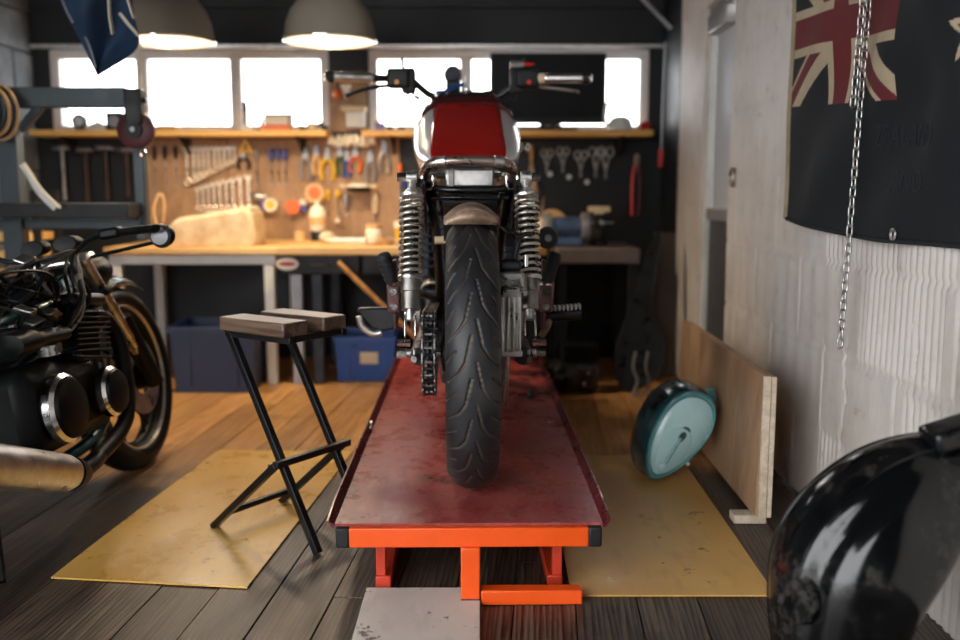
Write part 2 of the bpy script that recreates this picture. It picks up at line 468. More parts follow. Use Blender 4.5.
# --- left wall: grey concrete blocks, only its far end is in view
M['grey_block'] = mat('grey_concrete_block', lin(112,118,124), .85, 0, .3, 7, bump=.6)
OY = 1.05                                   # unseen opening in the left wall, sized for the daylight, from the front to here
wl = struct('wall_left', G().box((LX-.09, (OY+BY)/2, CZ/2), (.12, BY-OY, CZ)), M['grey_block'], smooth=0)
struct('unseen_wall_front', G().box(((-.5+WX)/2, FY-.08, CZ/2), (WX+.5+.15, .12, CZ)), M['navy_wall'], smooth=0)  # unseen; covers only part of the front, to steer the daylight
for j in range(11):
    for i in range(4):
        y0 = BY - .40 * (i+1) + (.2 if j % 2 else 0)
        y1 = min(y0 + .39, BY)
        if y1 - y0 > .05:
            mk('concrete_block', G().box((LX-.018, (y0+y1)/2, .1 + j*.2), (.036, y1-y0, .19)), M['grey_block'], wl, bevel=.004)
# --- ceiling and apron outside the front wall
M['ceil'] = mat('dark_ceiling', lin(38,44,50), .7, 0, .2, 4)
struct('ceiling', G().box(((LX+WX)/2, (FY+BY)/2, CZ+.05), (WX-LX+.3, BY-FY+.2, .1)), M['ceil'], smooth=0)
M['concrete'] = mat('concrete_apron', lin(66,66,66), .85, 0, .15, 3)
ap = struct('ground_outside', G().box((LX-4, -3, -.12), (16, 16, .1)), M['concrete'], smooth=0)

# --- recessed metal door with frosted glass
M['door_grey'] = mat('grey_metal_door', lin(150,148,146), .4, .3, .1, 6)
M['door_panel'] = mat('dark_door_panel', lin(78,78,80), .45, .2, .15, 5)
def frosted():
    m, nt, bs = _new('frosted_glass')
    bs.inputs['Base Color'].default_value = lin(188,190,194); bs.inputs['Roughness'].default_value = .4
    bs.inputs['Transmission Weight'].default_value = .12; bs.inputs['IOR'].default_value = 1.1
    return m
M['frosted'] = frosted()
DX = WX + .045
g = G()
g.box((DX, DY1-.018, DTOP/2), (.05, .036, DTOP)); g.box((DX, DY0+.018, DTOP/2), (.05, .036, DTOP)); 
dr = struct('door_1', G().box((DX, (DY0+DY1)/2, DTOP-.02), (.05, DY1-DY0, .04)), M['door_grey'], bevel=.004)
mk('jamb', G().box((DX, DY1-.018, DTOP/2), (.05, .036, DTOP-.04)), M['white_paint'], dr, bevel=.003)
mk('jamb', G().box((DX, DY0+.018, DTOP/2), (.05, .036, DTOP-.04)), M['white_paint'], dr, bevel=.003)
mk('closer_box', G().box((DX-.02, (DY0+DY1)/2+.05, DTOP-.08), (.05, .30, .075)), M['door_grey'], dr, bevel=.006)
mk('rail', G().box((DX, (DY0+DY1)/2, .80), (.045, DY1-DY0-.08, .05)), M['door_grey'], dr, bevel=.004)
mk('rail', G().box((DX, (DY0+DY1)/2, .04), (.045, DY1-DY0-.08, .08)), M['door_grey'], dr, bevel=.004)
mk('glass_pane', G().box((DX+.008, (DY0+DY1)/2, 1.20), (.012, DY1-DY0-.08, .76)), M['frosted'], dr, smooth=0)
mk('lower_panel', G().box((DX+.004, (DY0+DY1)/2, .43), (.02, DY1-DY0-.08, .70)), M['door_panel'], dr, smooth=0)

# ================================================================== LAMPS over the benches
M['shade'] = mat('pewter_shade', lin(176,164,148), .24, .25, .02, 2, rvar=.03)
M['shade_in'] = mat('white_enamel', lin(245,238,225), .5, 0, .02)
M['bulb'] = emis('bulb_glow', (1, .86, .66, 1), 45)
def lamp(px, label, Y=4.0, r=.19, py=42):
    p = P(px, py, Y)
    t = thing('pendant_lamp', label, 'lamp', p, group='pendant lamps over the workbench')
    prof = [(r, 0), (r*1.02, .006), (r*.985, .02), (r*.95, .07), (r*.86, .12), (r*.70, .165), (r*.48, .198), (r*.28, .215), (r*.2, .26), (r*.06, .27)]
    inner = [(q*.965 + .0, h - .004) for q, h in prof[1:7]]
    g = G().lathe([(a, b) for a, b in prof], 40)
    g.f = [f for f in g.f if len(f) == 4]
    mk('shade', g, M['shade'], t, solid=0)
    g = G().lathe(inner[::-1], 40); g.f = [f for f in g.f if len(f) == 4]
    mk('shade_lining', g, M['shade_in'], t)
    mk('rim', G().tube([(r*1.0*math.cos(a*PI/20), r*1.0*math.sin(a*PI/20), .002) for a in range(40)], .004, 6, True), M['chrome'], t)
    mk('cord', G().cyl((0,0,.255), (0,0,CZ - p.z), .005, n=8), M['black_matte'], t)
    mk('bulb', G().ell((0,0,.075), (.035,.035,.045)), M['bulb'], t)
    ld = bpy.data.lights.new('lamp_light', 'SPOT'); ld.energy = LAMP_W; ld.color = (1, .77, .52); ld.shadow_soft_size = .06
    ld.spot_size = math.radians(165); ld.spot_blend = .6
    lo = bpy.data.objects.new('lamp_light', ld); C.objects.link(lo); lo.parent = t; lo.location = (0, 0, .022)
    return t
LAMP_W = 40
lamp(330, 'pewter dome pendant lamp beside the handlebar, the right of the two')
lamp(168, 'pewter dome pendant lamp behind the hanging navy cloth')

# ================================================================== MOTORCYCLE ON THE LIFT (seen from behind)
import numpy as np
LZ = .18                                     # height of the lift's deck
BR = .325                                    # rear tyre radius
def tyre_material():
    m, nt, bs = _new('tyre_rubber')
    at = nt.nodes.new('ShaderNodeAttribute'); at.attribute_name = 'groove'
    geo = _coord(nt)
    n = _noise(nt, geo, 22, 5, .65); n2 = _noise(nt, geo, 5, 4, .6)
    base = _mixc(nt, _ramp(nt, n, .35, .7), lin(24,25,28), lin(40,41,44))
    base = _mixc(nt, _math(nt, 'MULTIPLY', _ramp(nt, n2, .55, .75), .35), base, lin(88,84,80))
    col = _mixc(nt, _math(nt, 'MULTIPLY', at.outputs['Fac'], _ramp(nt, n2, .25, .6)), base, lin(90,77,67))
    nt.links.new(col, bs.inputs['Base Color'])
    rr = nt.nodes.new('ShaderNodeMapRange'); nt.links.new(n, rr.inputs[0]); rr.inputs[3].default_value = .36; rr.inputs[4].default_value = .62
    nt.links.new(rr.outputs[0], bs.inputs['Roughness'])
    _bump(nt, bs, _noise(nt, geo, 90, 3), .15, .002)
    return m
M['tyre'] = tyre_material()
def tyre_mesh(name, R, hw, mat_, parent, na=1440, nf=88, grooves=True, loc=None):
    fmax = math.radians(112); prof_r = .062 * hw / .062
    a = np.linspace(0, 2*PI, na, endpoint=False); ph = np.linspace(-fmax, fmax, nf)
    A, PHI = np.meshgrid(a, ph, indexing='ij')
    dep = np.zeros_like(A)
    if grooves:
        T = np.abs(PHI) * .062; n_rep = 22; per = 2*PI*R / n_rep
        for side, off in ((-1, 0.0), (1, .38)):
            msk = (PHI * side) > 0
            for path in ([(.006, 0), (.019, -.058), (.034, -.080), (.068, -.104)], [(.044, -.034), (.078, -.060)]):
                for rep in (-2, -1, 0, 1, 2):
                    s = ((A * R) - off * per) % per + rep * per
                    for (t0, s0), (t1, s1) in zip(path[:-1], path[1:]):
                        dt, ds = t1 - t0, s1 - s0; L2 = dt*dt + ds*ds
                        u = np.clip(((T - t0) * dt + (s - s0) * ds) / L2, 0, 1)
                        d = np.hypot(T - t0 - u*dt, s - s0 - u*ds)
                        wv = np.clip((.0027 - d) / .0012, 0, 1)
                        dep = np.maximum(dep, np.where(msk, wv, 0))
    r = R - hw * .82 * (1 - np.cos(PHI)) - dep * .0045
    x = hw * np.sin(PHI) * (1 - dep * .05 )
    co = np.stack([x, -r * np.cos(A), R + r * np.sin(A)], -1).reshape(-1, 3)
    fs = []
    idx = np.arange(na * nf).reshape(na, nf); nx = np.roll(idx, -1, 0)
    q = np.stack([idx[:, :-1], idx[:, 1:], nx[:, 1:], nx[:, :-1]], -1).reshape(-1, 4)
    me = bpy.data.meshes.new(name); me.from_pydata(co.tolist(), [], q.tolist())
    att = me.attributes.new('groove', 'FLOAT', 'POINT'); att.data.foreach_set('value', dep.reshape(-1).astype(np.float32))
    me.polygons.foreach_set('use_smooth', [True] * len(me.polygons))
    me.materials.append(mat_)
    o = bpy.data.objects.new(name, me); C.objects.link(o); o.parent = parent
    if loc: o.location = loc
    return o

mb = thing('motorcycle', 'stripped custom motorcycle with red fuel tank standing on the lift table', 'motorcycle', (-.021, 2.25, LZ), (0, 0, math.radians(1.5)))
tyre_mesh('rear_tyre', BR, .061, M['tyre'], mb)
def wheel(parent, R, hw, yc, nsp=12):
    rim = mk('rim', G().lathe([(R-hw*1.15, -.045), (R-hw*1.35, -.04), (R-hw*1.75, -.015), (R-hw*1.75, .015), (R-hw*1.35, .04), (R-hw*1.15, .045), (R-hw*1.2, .03), (R-hw*1.9, .0), (R-hw*1.2, -.03)], 48, (0, yc, R), 'x', closed=True), M['black'], parent)
    mk('hub', G().lathe([(.02, -.075), (.045, -.07), (.045, -.05), (.03, -.04), (.03, .04), (.045, .05), (.045, .07), (.02, .075)], 24, (0, yc, R), 'x'), M['dark_steel'], parent)
    for k in range(nsp):
        a = 2*PI*k/nsp
        sgn = 1 if k % 2 else -1
        mk('spoke', G().cyl((.035*sgn, yc + .035*math.cos(a), R + .035*math.sin(a)), (0, yc + (R-hw*1.8)*math.cos(a+.12*sgn), R + (R-hw*1.8)*math.sin(a+.12*sgn)), .006, n=6), M['dark_steel'], parent)
wheel(mb, BR, .061, 0)
mk('axle', G().cyl((-.165, 0, BR), (.165, 0, BR), .011, n=12), M['steel'], mb)
for s in (-1, 1):
    mk('axle_nut', G().cyl((s*.158, 0, BR), (s*.182, 0, BR), .013, n=6), M['chrome'], mb)
    sw = mk('swingarm', G().tube(spline([(s*.125, -.045, BR), (s*.125, .12, BR+.005), (s*.118, .3, BR+.01), (s*.11, .56, BR+.02)], 4), .023, 12), M['black'], mb)
    mk('axle_block', G().box((s*.137, -.012, BR), (.010, .07, .036)), M['dull_steel'], mb, bevel=.004)
    mk('adjuster_bolt', G().cyl((s*.137, -.05, BR), (s*.137, -.085, BR), .007, n=8), M['chrome'], mb)
    # lower mount bolt of the shock
    mk('mount_bolt', G().cyl((s*.148, -.025, BR+.03), (s*.180, -.025, BR+.03), .009, n=8), M['chrome'], mb)
    # shock absorber
    B = V(s*.145 - .003, -.03, .352); T_ = V(s*.143 - .004, .11, .752); ax = (T_ - B).normalized(); Ls = (T_ - B).length
    pt = lambda t: B + ax * (Ls * t)
    sh = mk('shock_absorber', G().tube([pt(.20), pt(.30), pt(.305), pt(.385), pt(.39)], [.0225, .0225, .025, .025, .020], 20), M['dull_steel'], mb)
    mk('damper_body', G().cyl(pt(.38), pt(.80), .0185, n=18), M['black_matte'], sh)
    mk('spring_seat', G().tube([pt(.375), pt(.39), pt(.40)], [.031, .033, .030], 24), M['steel'], sh)
    mk('top_cap', G().tube([pt(.87), pt(.885), pt(.90), pt(.93)], [.030, .031, .020, .011], 24), M['brushed'], sh)
    mk('top_eye', G().cyl(T_ + V(-.013, 0, 0), T_ + V(.013, 0, 0), .0145, n=18), M['brushed'], sh)
    mk('eye_stem', G().cyl(pt(.90), pt(.985), .0105, n=14), M['brushed'], sh)
    mk('mount_bolt', G().cyl(T_ + V(s*.010, 0, 0), T_ + V(s*.036, 0, 0), .011, n=8), M['chrome'], sh)
    g = G()
    for q in (-1, 1):
        g.bar(pt(.04) + V(q*.0125, 0, 0), pt(.17) + V(q*.0125, 0, 0), .0045, .020, up=(0, -1, 0))
    g.bar(pt(.168) + V(-.0147, 0, 0), pt(.168) + V(.0147, 0, 0), .020, .007, up=(0,-1,0))
    mk('clevis', g, M['chrome'], sh, bevel=.002)
    mk('clevis_stem', G().cyl(pt(.14), pt(.22), .012, n=12), M['steel'], sh)
    coils = 12.5; n = int(coils * 20)
    u = ax.cross(V(1, 0, 0)).normalized(); v = V(1, 0, 0)
    mk('spring', G().tube([pt(.395 + .475 * i/n) + (v * math.cos(2*PI*coils*i/n) + u * math.sin(2*PI*coils*i/n)) * .0275 for i in range(n+1)], .0042, 9), M['spring'], sh)

# --- final drive on the left
SPX, SPR = -.103, .098
g = G(); nt_ = 42
poly = []
for i in range(nt_):
    a = 2*PI*i/nt_
    for da, rr in ((-.3, .0), (-.12, .007), (.12, .007), (.3, 0)):
        poly.append(((SPR-.004+rr)*math.cos(a + da*2*PI/nt_), (SPR-.004+rr)*math.sin(a + da*2*PI/nt_)))
mk('rear_sprocket', G().prism(poly, .006, Matrix.Translation((SPX, 0, BR)) @ Matrix.Rotation(PI/2, 4, 'Z')), M['dark_steel'], mb, smooth=0)
FS = V(SPX, .56, BR+.01); FR = .042
path = []
for i in range(40):                                       # round the rear sprocket (over the back)
    a = PI/2 + PI * i/39; path.append(V(SPX, SPR*math.cos(a), BR + SPR*math.sin(a)))
for i in range(1, 20):
    t = i/20; path.append(V(SPX, 0 + .56*t, BR - SPR + (SPR + .01 - FR)*t))
for i in range(16):
    a = -PI/2 + PI * i/15; path.append(FS + V(0, FR*math.cos(a), FR*math.sin(a)))
for i in range(1, 20):
    t = i/20; path.append(V(SPX, .56*(1-t), FS.z + FR + (BR + SPR - FS.z - FR)*t))
d = [0.0]
for a, b in zip(path, path[1:] + path[:1]): d.append(d[-1] + (b - a).length)
tot = d[-1]; NL = int(tot / .0165)
ch = mk('drive_chain', G().tube(path, .0032, 6, True), M['dark_steel'], mb)
lm = []
for outer in (0, 1):
    xo = .0145 if outer else .0105
    g = G()
    for q in (-1, 1):
        st = [(.0088 + .0072*math.cos(a*PI/6 - PI/2) if a <= 6 else -.0088 + .0072*math.cos(a*PI/6 - PI/2 - PI/6*0), .0072*math.sin(a*PI/6 - PI/2)) for a in range(0, 12)]
        g.add([(q*xo + e*.0016, y, z) for e in (-1, 1) for y, z in st], [tuple(range(12)), tuple(range(23, 11, -1))] + [(k, 12+k, 12+(k+1)%12, (k+1)%12) for k in range(12)])
    g.cyl((-.0175, .0082, 0), (.0175, .0082, 0), .0042, n=8)
    lm.append(g)
protos = [None, None]
for i in range(NL):
    s_ = tot * i / NL
    j = max(k for k in range(len(path)) if d[k] <= s_)
    a, b = path[j], path[(j+1) % len(path)]; t = (s_ - d[j]) / max(1e-6, (b-a).length)
    p = a.lerp(b, t); dr_ = (b - a).normalized(); ang = math.atan2(dr_.z, dr_.y)
    if protos[i % 2] is None:
        protos[i % 2] = o = mk('chain_link', lm[i % 2], M['dull_steel'] if i % 2 else M['dark_steel'], ch, smooth=30)
    else:
        o = protos[i % 2].copy(); C.objects.link(o); o.parent = ch
    o.location = p; o.rotation_euler = (ang, 0, 0)

# --- brake on the right
mk('brake_disc', G().lathe([(.128, -.0025), (.128, .0025), (.07, .0025), (.07, -.0025)], 56, (.083, 0, BR), 'x', closed=True), M['steel'], mb)
cal = mk('brake_caliper', G().box((.088, -.105, .425), (.050, .055, .150)), M['steel'], mb, bevel=.008)
for k in range(4):
    mk('caliper_rib', G().box((.070 + k*.0125, -.136, .415), (.0062, .014, .125)), M['brushed'], cal, bevel=.002)
mk('caliper_cap', G().box((.088, -.105, .515), (.062, .05, .042)), M['steel'], cal, bevel=.009)
mk('caliper_cap', G().box((.088, -.102, .548), (.050, .045, .022)), M['dark_steel'], cal, bevel=.007)
mk('bleed_nipple', G().cyl((.124, -.10, .545), (.124, -.10, .572), .006, n=10), M['chrome'], cal)
mk('caliper_foot', G().box((.088, -.11, .345), (.056, .04, .014)), M['steel'], cal, bevel=.003)
mk('brake_hose', G().tube(spline([(.10, -.08, .56), (.115, -.06, .61), (.145, .0, .615), (.12, .12, .60), (.09, .3, .62)], 6), .0055, 8), M['black_matte'], mb)
mk('torque_arm', G().bar((.118, -.06, .47), (.125, .30, .36), .010, .022), M['black'], mb, bevel=.003)

# --- tail: frame hoop, battery box, cross plate, stub fender
hoop = spline([(-.108, .62, .735), (-.118, .46, .745), (-.127, .34, .752), (-.125, .26, .771), (-.105, .205, .786), (-.05, .19, .794), (.05, .19, .794), (.105, .205, .786), (.125, .26, .771), (.127, .34, .752), (.118, .46, .745), (.108, .62, .735)], 6)
hoop = [V(q.x*.94 - .002, q.y, q.z) for q in hoop]
hp = mk('tail_hoop', G().tube(hoop, .0135, 14), M['hoop_metal'], mb)
for s in (-1, 1):
    g = G().tube([(s*.110 + c_*.014, .205, .756 - e) for c_, e in ((-1.0, 0), (-1.0, .022), (-.7, .034), (.7, .034), (1.0, .022), (1.0, 0))], .0034, 8)
    mk('hoop_clip', g, M['chrome'], hp)
    mk('hoop_sleeve', G().tube([(s*.062, .19, .794), (s*.085, .197, .791)], .0152, 14), M['brushed'], hp)
mk('battery_box', G().box((.0, .30, .752), (.128, .10, .045)), M['brushed'], mb, bevel=.004)
mk('battery_strap', G().box((-.048, .298, .752), (.014, .108, .049)), M['dull_steel'], mb, bevel=.002)
g = G().tube(spline([(-.115, .25, .735), (-.08, .215, .722), (0, .205, .720), (.08, .215, .722), (.115, .25, .735)], 5), .010, 10)
mk('cross_tube', g, M['black'], mb)
mk('cross_plate', G().box((0, .245, .707), (.21, .07, .012), (.25, 0, 0)), M['black'], mb, bevel=.004)
for s in (-1, 1):
    mk('frame_tube', G().tube(spline([(s*.125, .62, .73), (s*.128, .35, .735), (s*.128, .15, .738)], 4), .012, 12), M['black'], mb)
    mk('frame_tube', G().tube(spline([(s*.105, .24, .72), (s*.09, .34, .60), (s*.085, .48, .44), (s*.085, .56, .34)], 4), .0125, 12), M['black'], mb)
    mk('frame_strut', G().cyl((s*.082, .205, .715), (s*.060, .30, .60), .006, n=8), M['chrome'], mb)
    mk('frame_gusset', G().prism([(.10, .735), (.30, .735), (.34, .60), (.28, .62), (.16, .70)], .006, Matrix.Translation((s*.118, 0, 0)) @ Matrix.Rotation(PI/2, 4, 'Z')), M['black'], mb, smooth=0)
g = G()
rings = []
for i in range(11):
    a = math.radians(74 + 34 * i/10)
    rr = BR + .026
    ring = []
    for j in range(13):
        f = -1 + 2*j/12
        ring.append((.064*f, -rr*math.cos(a), BR + (rr + .014*(1 - f*f)) * math.sin(a) - .020*f*f))
    rings.append(ring)
g.loft(rings, False)
sf_ = mk('stub_fender', g, M['rust_metal'], mb, solid=.004)
r0 = [Vector(q) for q in rings[0]]
mk('fender_plate', G().loft([r0, [q + V(0, .002, -.032*(1 - (-1 + 2*j/12)**2) - .002) for j, q in enumerate(r0)]], False), M['rust_metal'], sf_, solid=.003)
mk('inner_fender', G().grid(lambda u, v: (-.07 + .14*u, .39*math.sin(math.radians(20 + 70*v))*1.0, BR + .39*math.cos(math.radians(20 + 70*v))), 4, 12), M['black_matte'], mb, solid=.004)
mk('wiring_bundle', G().tube(spline([(-.10, .3, .74), (-.11, .25, .70), (-.09, .28, .64), (-.10, .38, .55)], 6), .007, 8), M['black_matte'], mb)
mk('grease_can', G().cyl((-.095, .30, .585), (-.055, .30, .585), .011, n=12), M['beige'], mb)

# --- rear pegs and levers
for s in (-1, 1):
    br = mk('peg_bracket', G().prism([(.30, .53), (.34, .53), (.36, .40), (.33, .33), (.29, .34), (.28, .45)], .010, Matrix.Translation((s*.205, 0, 0)) @ Matrix.Rotation(PI/2, 4, 'Z')), M['brown_plate'], mb, bevel=.003)
    mk('bracket_arm', G().tube(spline([(s*.205, .33, .46), (s*.17, .40, .44), (s*.10, .52, .40)], 5), .011, 10), M['dull_steel'], br)
    for q in range(2):
        mk('bracket_bolt', G().cyl((s*.200, .305, .40 + .09*q), (s*.224, .30, .40 + .09*q), .010, n=8), M['chrome'], br)
    mk('bracket_block', G().box((s*.207, .285, .425), (.036, .022, .075)), M['brown_plate'], br, bevel=.005)
    for q in range(2): mk('bracket_bolt', G().cyl((s*.207, .275, .405 + .042*q), (s*.207, .264, .405 + .042*q), .010, n=10), M['chrome'], br)
    # folded passenger peg with rubber sleeve
    p0, p1 = V(s*.211, .30, .470), V(s*.234, .275, .552)
    pg = mk('passenger_peg', G().tube([p0.lerp(p1, t) for t in (0, .04, .9, .97, 1)], [.014, .0185, .0185, .015, .008], 16), M['rubber'], mb)
    for q in range(5):
        c_ = p0.lerp(p1, .15 + .16*q); ax_ = (p1-p0).normalized()
        mk('rubber_ring', G().cyl(c_ - ax_*.003, c_ + ax_*.003, .0202, n=16), M['rubber'], pg)
    mk('peg_joint', G().cyl((s*.198, .305, .462), (s*.222, .295, .462), .013, n=10), M['steel'], pg)
# left: gear lever plate; right: serrated rider peg
mk('gear_lever', G().prism([(-.320, .385), (-.312, .392), (-.235, .392), (-.20, .37), (-.205, .335), (-.24, .325), (-.28, .335)], .03, Matrix.Translation((0, .40, -.004))), M['black'], mb, bevel=.006)
mk('toe_piece', G().tube(spline([(-.312, .385, .365), (-.302, .385, .335), (-.272, .385, .315), (-.25, .385, .318)], 5), .011, 10), M['brushed'], mb)
pg = mk('rider_peg', G().cyl((.205, .36, .366), (.315, .355, .376), .019, n=14), M['dark_steel'], mb)
for q in range(9):
    mk('peg_tooth', G().box((.218 + q*.0115, .350, .389 + q*.0008), (.0055, .034, .014)), M['steel'], pg, bevel=.001)
mk('heel_guard', G().tube(spline([(.205, .36, .31), (.222, .35, .345), (.225, .36, .39), (.235, .40, .46)], 5), .010, 8), M['rust_metal'], mb)
mk('indicator', G().lathe([(.004, -.022), (.026, -.02), (.032, .0), (.030, .014), (.02, .02), (.012, .012)], 24, (.225, .42, .585), 'y'), M['black_matte'], mb)
mk('indicator_bolt', G().cyl((.225, .405, .585), (.225, .39, .585), .010, n=12), M['tool_grey'], mb)

# --- engine, exhausts, front end (mostly hidden behind the wheel)
en = mk('engine', G().box((0, .80, .33), (.30, .42, .22)), M['dark_steel'], mb, bevel=.03)
for k in range(4):
    cyl_ = mk('cylinder', G().box((-.165 + .11*k, .98, .52), (.085, .12, .22), (-.2, 0, 0)), M['dark_steel'], en, bevel=.008)
for k in range(7):
    mk('cooling_fin', G().box((0, .965 + .006*k, .45 + .025*k), (.44, .16, .005), (-.2, 0, 0)), M['dark_steel'], en, bevel=.001)
mk('cylinder_head', G().box((0, 1.0, .655), (.42, .17, .06), (-.2, 0, 0)), M['dark_steel'], en, bevel=.012)
for s in (-1, 1):
    mk('clutch_cover', G().lathe([(.085, 0), (.083, .02), (.06, .032), (.01, .034)], 28, (s*.15, .74, .33), 'x') if s > 0 else G().lathe([(.085, 0), (.083, -.02), (.06, -.032), (.01, -.034)], 28, (s*.15, .74, .33), 'x'), M['dull_steel'], en)
for k in range(4):
    x = -.165 + .11*k
    mk('exhaust_pipe', G().tube(spline([(x, 1.07, .58), (x, 1.17, .54), (x*.9, 1.22, .42), (x*.7, 1.15, .22), (x*.5 , .95, .15), (x*.4, .6, .14)], 5), .019, 10), M['black_matte'], mb)
mk('muffler', G().tube([(0, .62, .14), (0, .58, .14), (0, .42, .15), (0, .40, .15)], [.02, .055, .055, .03], 18), M['black_matte'], mb)
for s in (-1, 1):
    fk = mk('fork_leg', G().cyl((s*.095, 1.46, .33), (s*.095, 1.17, 1.0), .021, n=14), M['steel'], mb)
    mk('fork_slider', G().cyl((s*.095, 1.47, .30), (s*.095, 1.36, .56), .029, n=14), M['black'], fk)
tyre_mesh('front_tyre', .31, .05, M['rubber'], mb, 64, 16, False, (0, 1.47, 0))
fw_ = bpy.data.objects.new('front_wheel', None); C.objects.link(fw_); fw_.parent = mb
wheel(fw_, .31, .05, 1.47, 10)
mk('front_fender', G().grid(lambda u, v: (-.06 + .12*u, 1.47 - .345*math.cos(math.radians(40 + 110*v)), .31 + .345*math.sin(math.radians(40 + 110*v))), 4, 14), M['black'], mb, solid=.004)
mk('headlamp', G().lathe([(.02, -.09), (.07, -.07), (.09, -.02), (.092, .03), (.085, .04), (.01, .05)], 28, (0, 1.33, .93), 'y'), M['black'], mb)
mk('top_yoke', G().box((0, 1.17, 1.03), (.25, .09, .03)), M['black'], mb, bevel=.01)
mk('steering_nut', G().lathe([(.022, 0), (.022, .012), (.018, .02), (.018, .03), (.008, .033)], 16, (.005, 1.15, 1.045), 'z'), M['chrome'], mb)

# --- fuel tank: painted crown, darker border, silver flanks
SEC = [(.47, [(0,.816),(.085,.815),(.106,.812),(.114,.806),(.116,.799),(.110,.792)]),
       (.51,  [(0,.842),(.088,.840),(.110,.835),(.124,.822),(.130,.802),(.118,.784)]),
       (.60,  [(0,.892),(.089,.889),(.108,.880),(.132,.860),(.152,.822),(.128,.765)]),
       (.72,  [(0,.955),(.087,.951),(.106,.940),(.138,.918),(.165,.850),(.130,.74)]),
       (.84,  [(0,1.010),(.085,1.007),(.106,.992),(.140,.962),(.172,.885),(.130,.74)]),
       (.95,  [(0,1.034),(.082,1.031),(.104,1.012),(.140,.978),(.168,.900),(.125,.75)]),
       (1.05, [(0,1.005),(.075,1.0),(.095,.988),(.125,.965),(.145,.895),(.105,.77)]),
       (1.11, [(0,.965),(.055,.96),(.07,.95),(.09,.93),(.10,.88),(.075,.80)])]
def tank_strip(i0, i1, side):
    cols = []
    for k in range(i0, i1+1):
        cols.append(spline([(s_ * p[k][0], y, p[k][1]) for y, p in SEC for s_ in (side,)], 5))
    return cols
def tank_mesh(name, mat_, halves, parent, off=0.0, cap=False):
    o = None
    for i, cols in enumerate(halves):
        g = G().loft(cols, False)
        o = mk(name, g, mat_, parent, smooth=70, solid=.004)
    return o
crown_cols = [c for c in reversed(tank_strip(0, 2, -1))][:-1] + tank_strip(0, 2, 1)
# refine across the crown for a smooth surface
def refine(cols, n=4):
    rows = list(zip(*cols)); out = [spline(r, n) for r in rows]
    return [list(c) for c in zip(*out)]
tk = mk('fuel_tank_crown', G().loft(refine(crown_cols, 5), False), M['red_tank'], mb, smooth=80, solid=.004)
for s in (-1, 1):
    mk('tank_flank', G().loft(refine(tank_strip(2, 5, s), 5), False), M['silver_paint'], tk, smooth=80, solid=.004)
# raised front rim of the crown and end caps
mk('tank_rear_cap', G().prism([(x, z) for x, z in [(-.110,.792),(.110,.792),(.116,.799),(.114,.806),(.106,.812),(.085,.815),(-.085,.815),(-.106,.812),(-.114,.806),(-.116,.799)]], .006, Matrix.Translation((0, .472, 0))), M['red_trim'], tk)
mk('tank_front_cap', G().prism([(-.075,.80),(.075,.80),(.10,.88),(.09,.93),(.055,.96),(-.055,.96),(-.09,.93),(-.10,.88)], .006, Matrix.Translation((0, 1.108, 0))), M['red_trim'], tk)
mk('tank_floor', G().box((0, .80, .765), (.20, .55, .012)), M['black_matte'], tk)
def band_row(i, off):
    half = [V(p_[0], y_, p_[1]) for y_, p_ in (SEC[i],) for p_ in p_[:4]]
    pts = [V(-q.x, q.y, q.z) for q in reversed(half[1:])] + half
    c0 = V(0, half[0].y, .86)
    return spline([q + (q - c0).normalized() * off for q in pts], 4)
b4, b5, b6 = band_row(4, .008), band_row(5, .012), band_row(6, .006)
band = [[a.lerp(b, .62) for a, b in zip(band_row(3, -.002), band_row(4, -.002))], [a.lerp(b, .70) for a, b in zip(band_row(3, .010), b4)], b4, [a.lerp(b, .5) for a, b in zip(b4, b5)], b5, [a.lerp(b, .6) for a, b in zip(b5, b6)], [a.lerp(b, .8) for a, b in zip(band_row(5, -.002), band_row(6, -.002))]]
mk('tank_band', G().loft(band, False), M['red_trim'], tk, smooth=50, solid=.003)
mk('filler_cap', G().lathe([(.026, 0), (.026, .010), (.02, .014), (.004, .015)], 24, (0, 1.03, 1.005), 'z'), M['chrome'], tk)

# --- handlebar
hb = mk('handlebar', G().tube(spline([(-.36, 1.085, 1.105), (-.25, 1.10, 1.105), (-.19, 1.11, 1.10), (-.13, 1.135, 1.055), (-.07, 1.15, 1.045), (.07, 1.15, 1.045), (.13, 1.135, 1.055), (.19, 1.11, 1.10), (.25, 1.10, 1.105), (.33, 1.085, 1.105)], 5), .0125, 12), M['black'], mb)
for s, x0, x1 in ((-1, -.455, -.325), (1, .285, .405)):
    a = V(min(x0, x1), 1.07, 1.103); b = V(max(x0, x1), 1.085, 1.103)
    if s < 0: a, b = V(-.455, 1.065, 1.108), V(-.325, 1.085, 1.106)
    else: a, b = V(.285, 1.085, 1.106), V(.405, 1.065, 1.104)
    gr = mk('grip', G().cyl(a, b, .0165, n=18), M['brushed'], hb)
    end = a if s < 0 else b; inn = b if s < 0 else a; dd = (end - inn).normalized()
    mk('grip_end', G().tube([end, end + dd*.004, end + dd*.018, end + dd*.022], [.016, .021, .021, .016], 16), M['black_matte'], gr)
    mk('bar_end_cap', G().tube([end + dd*.022, end + dd*.03, end + dd*.034], [.018, .018, .010], 16), M['chrome'], gr)
    mk('grip_flange', G().cyl(inn, inn - dd*.006, .021, n=18), M['chrome'], gr)
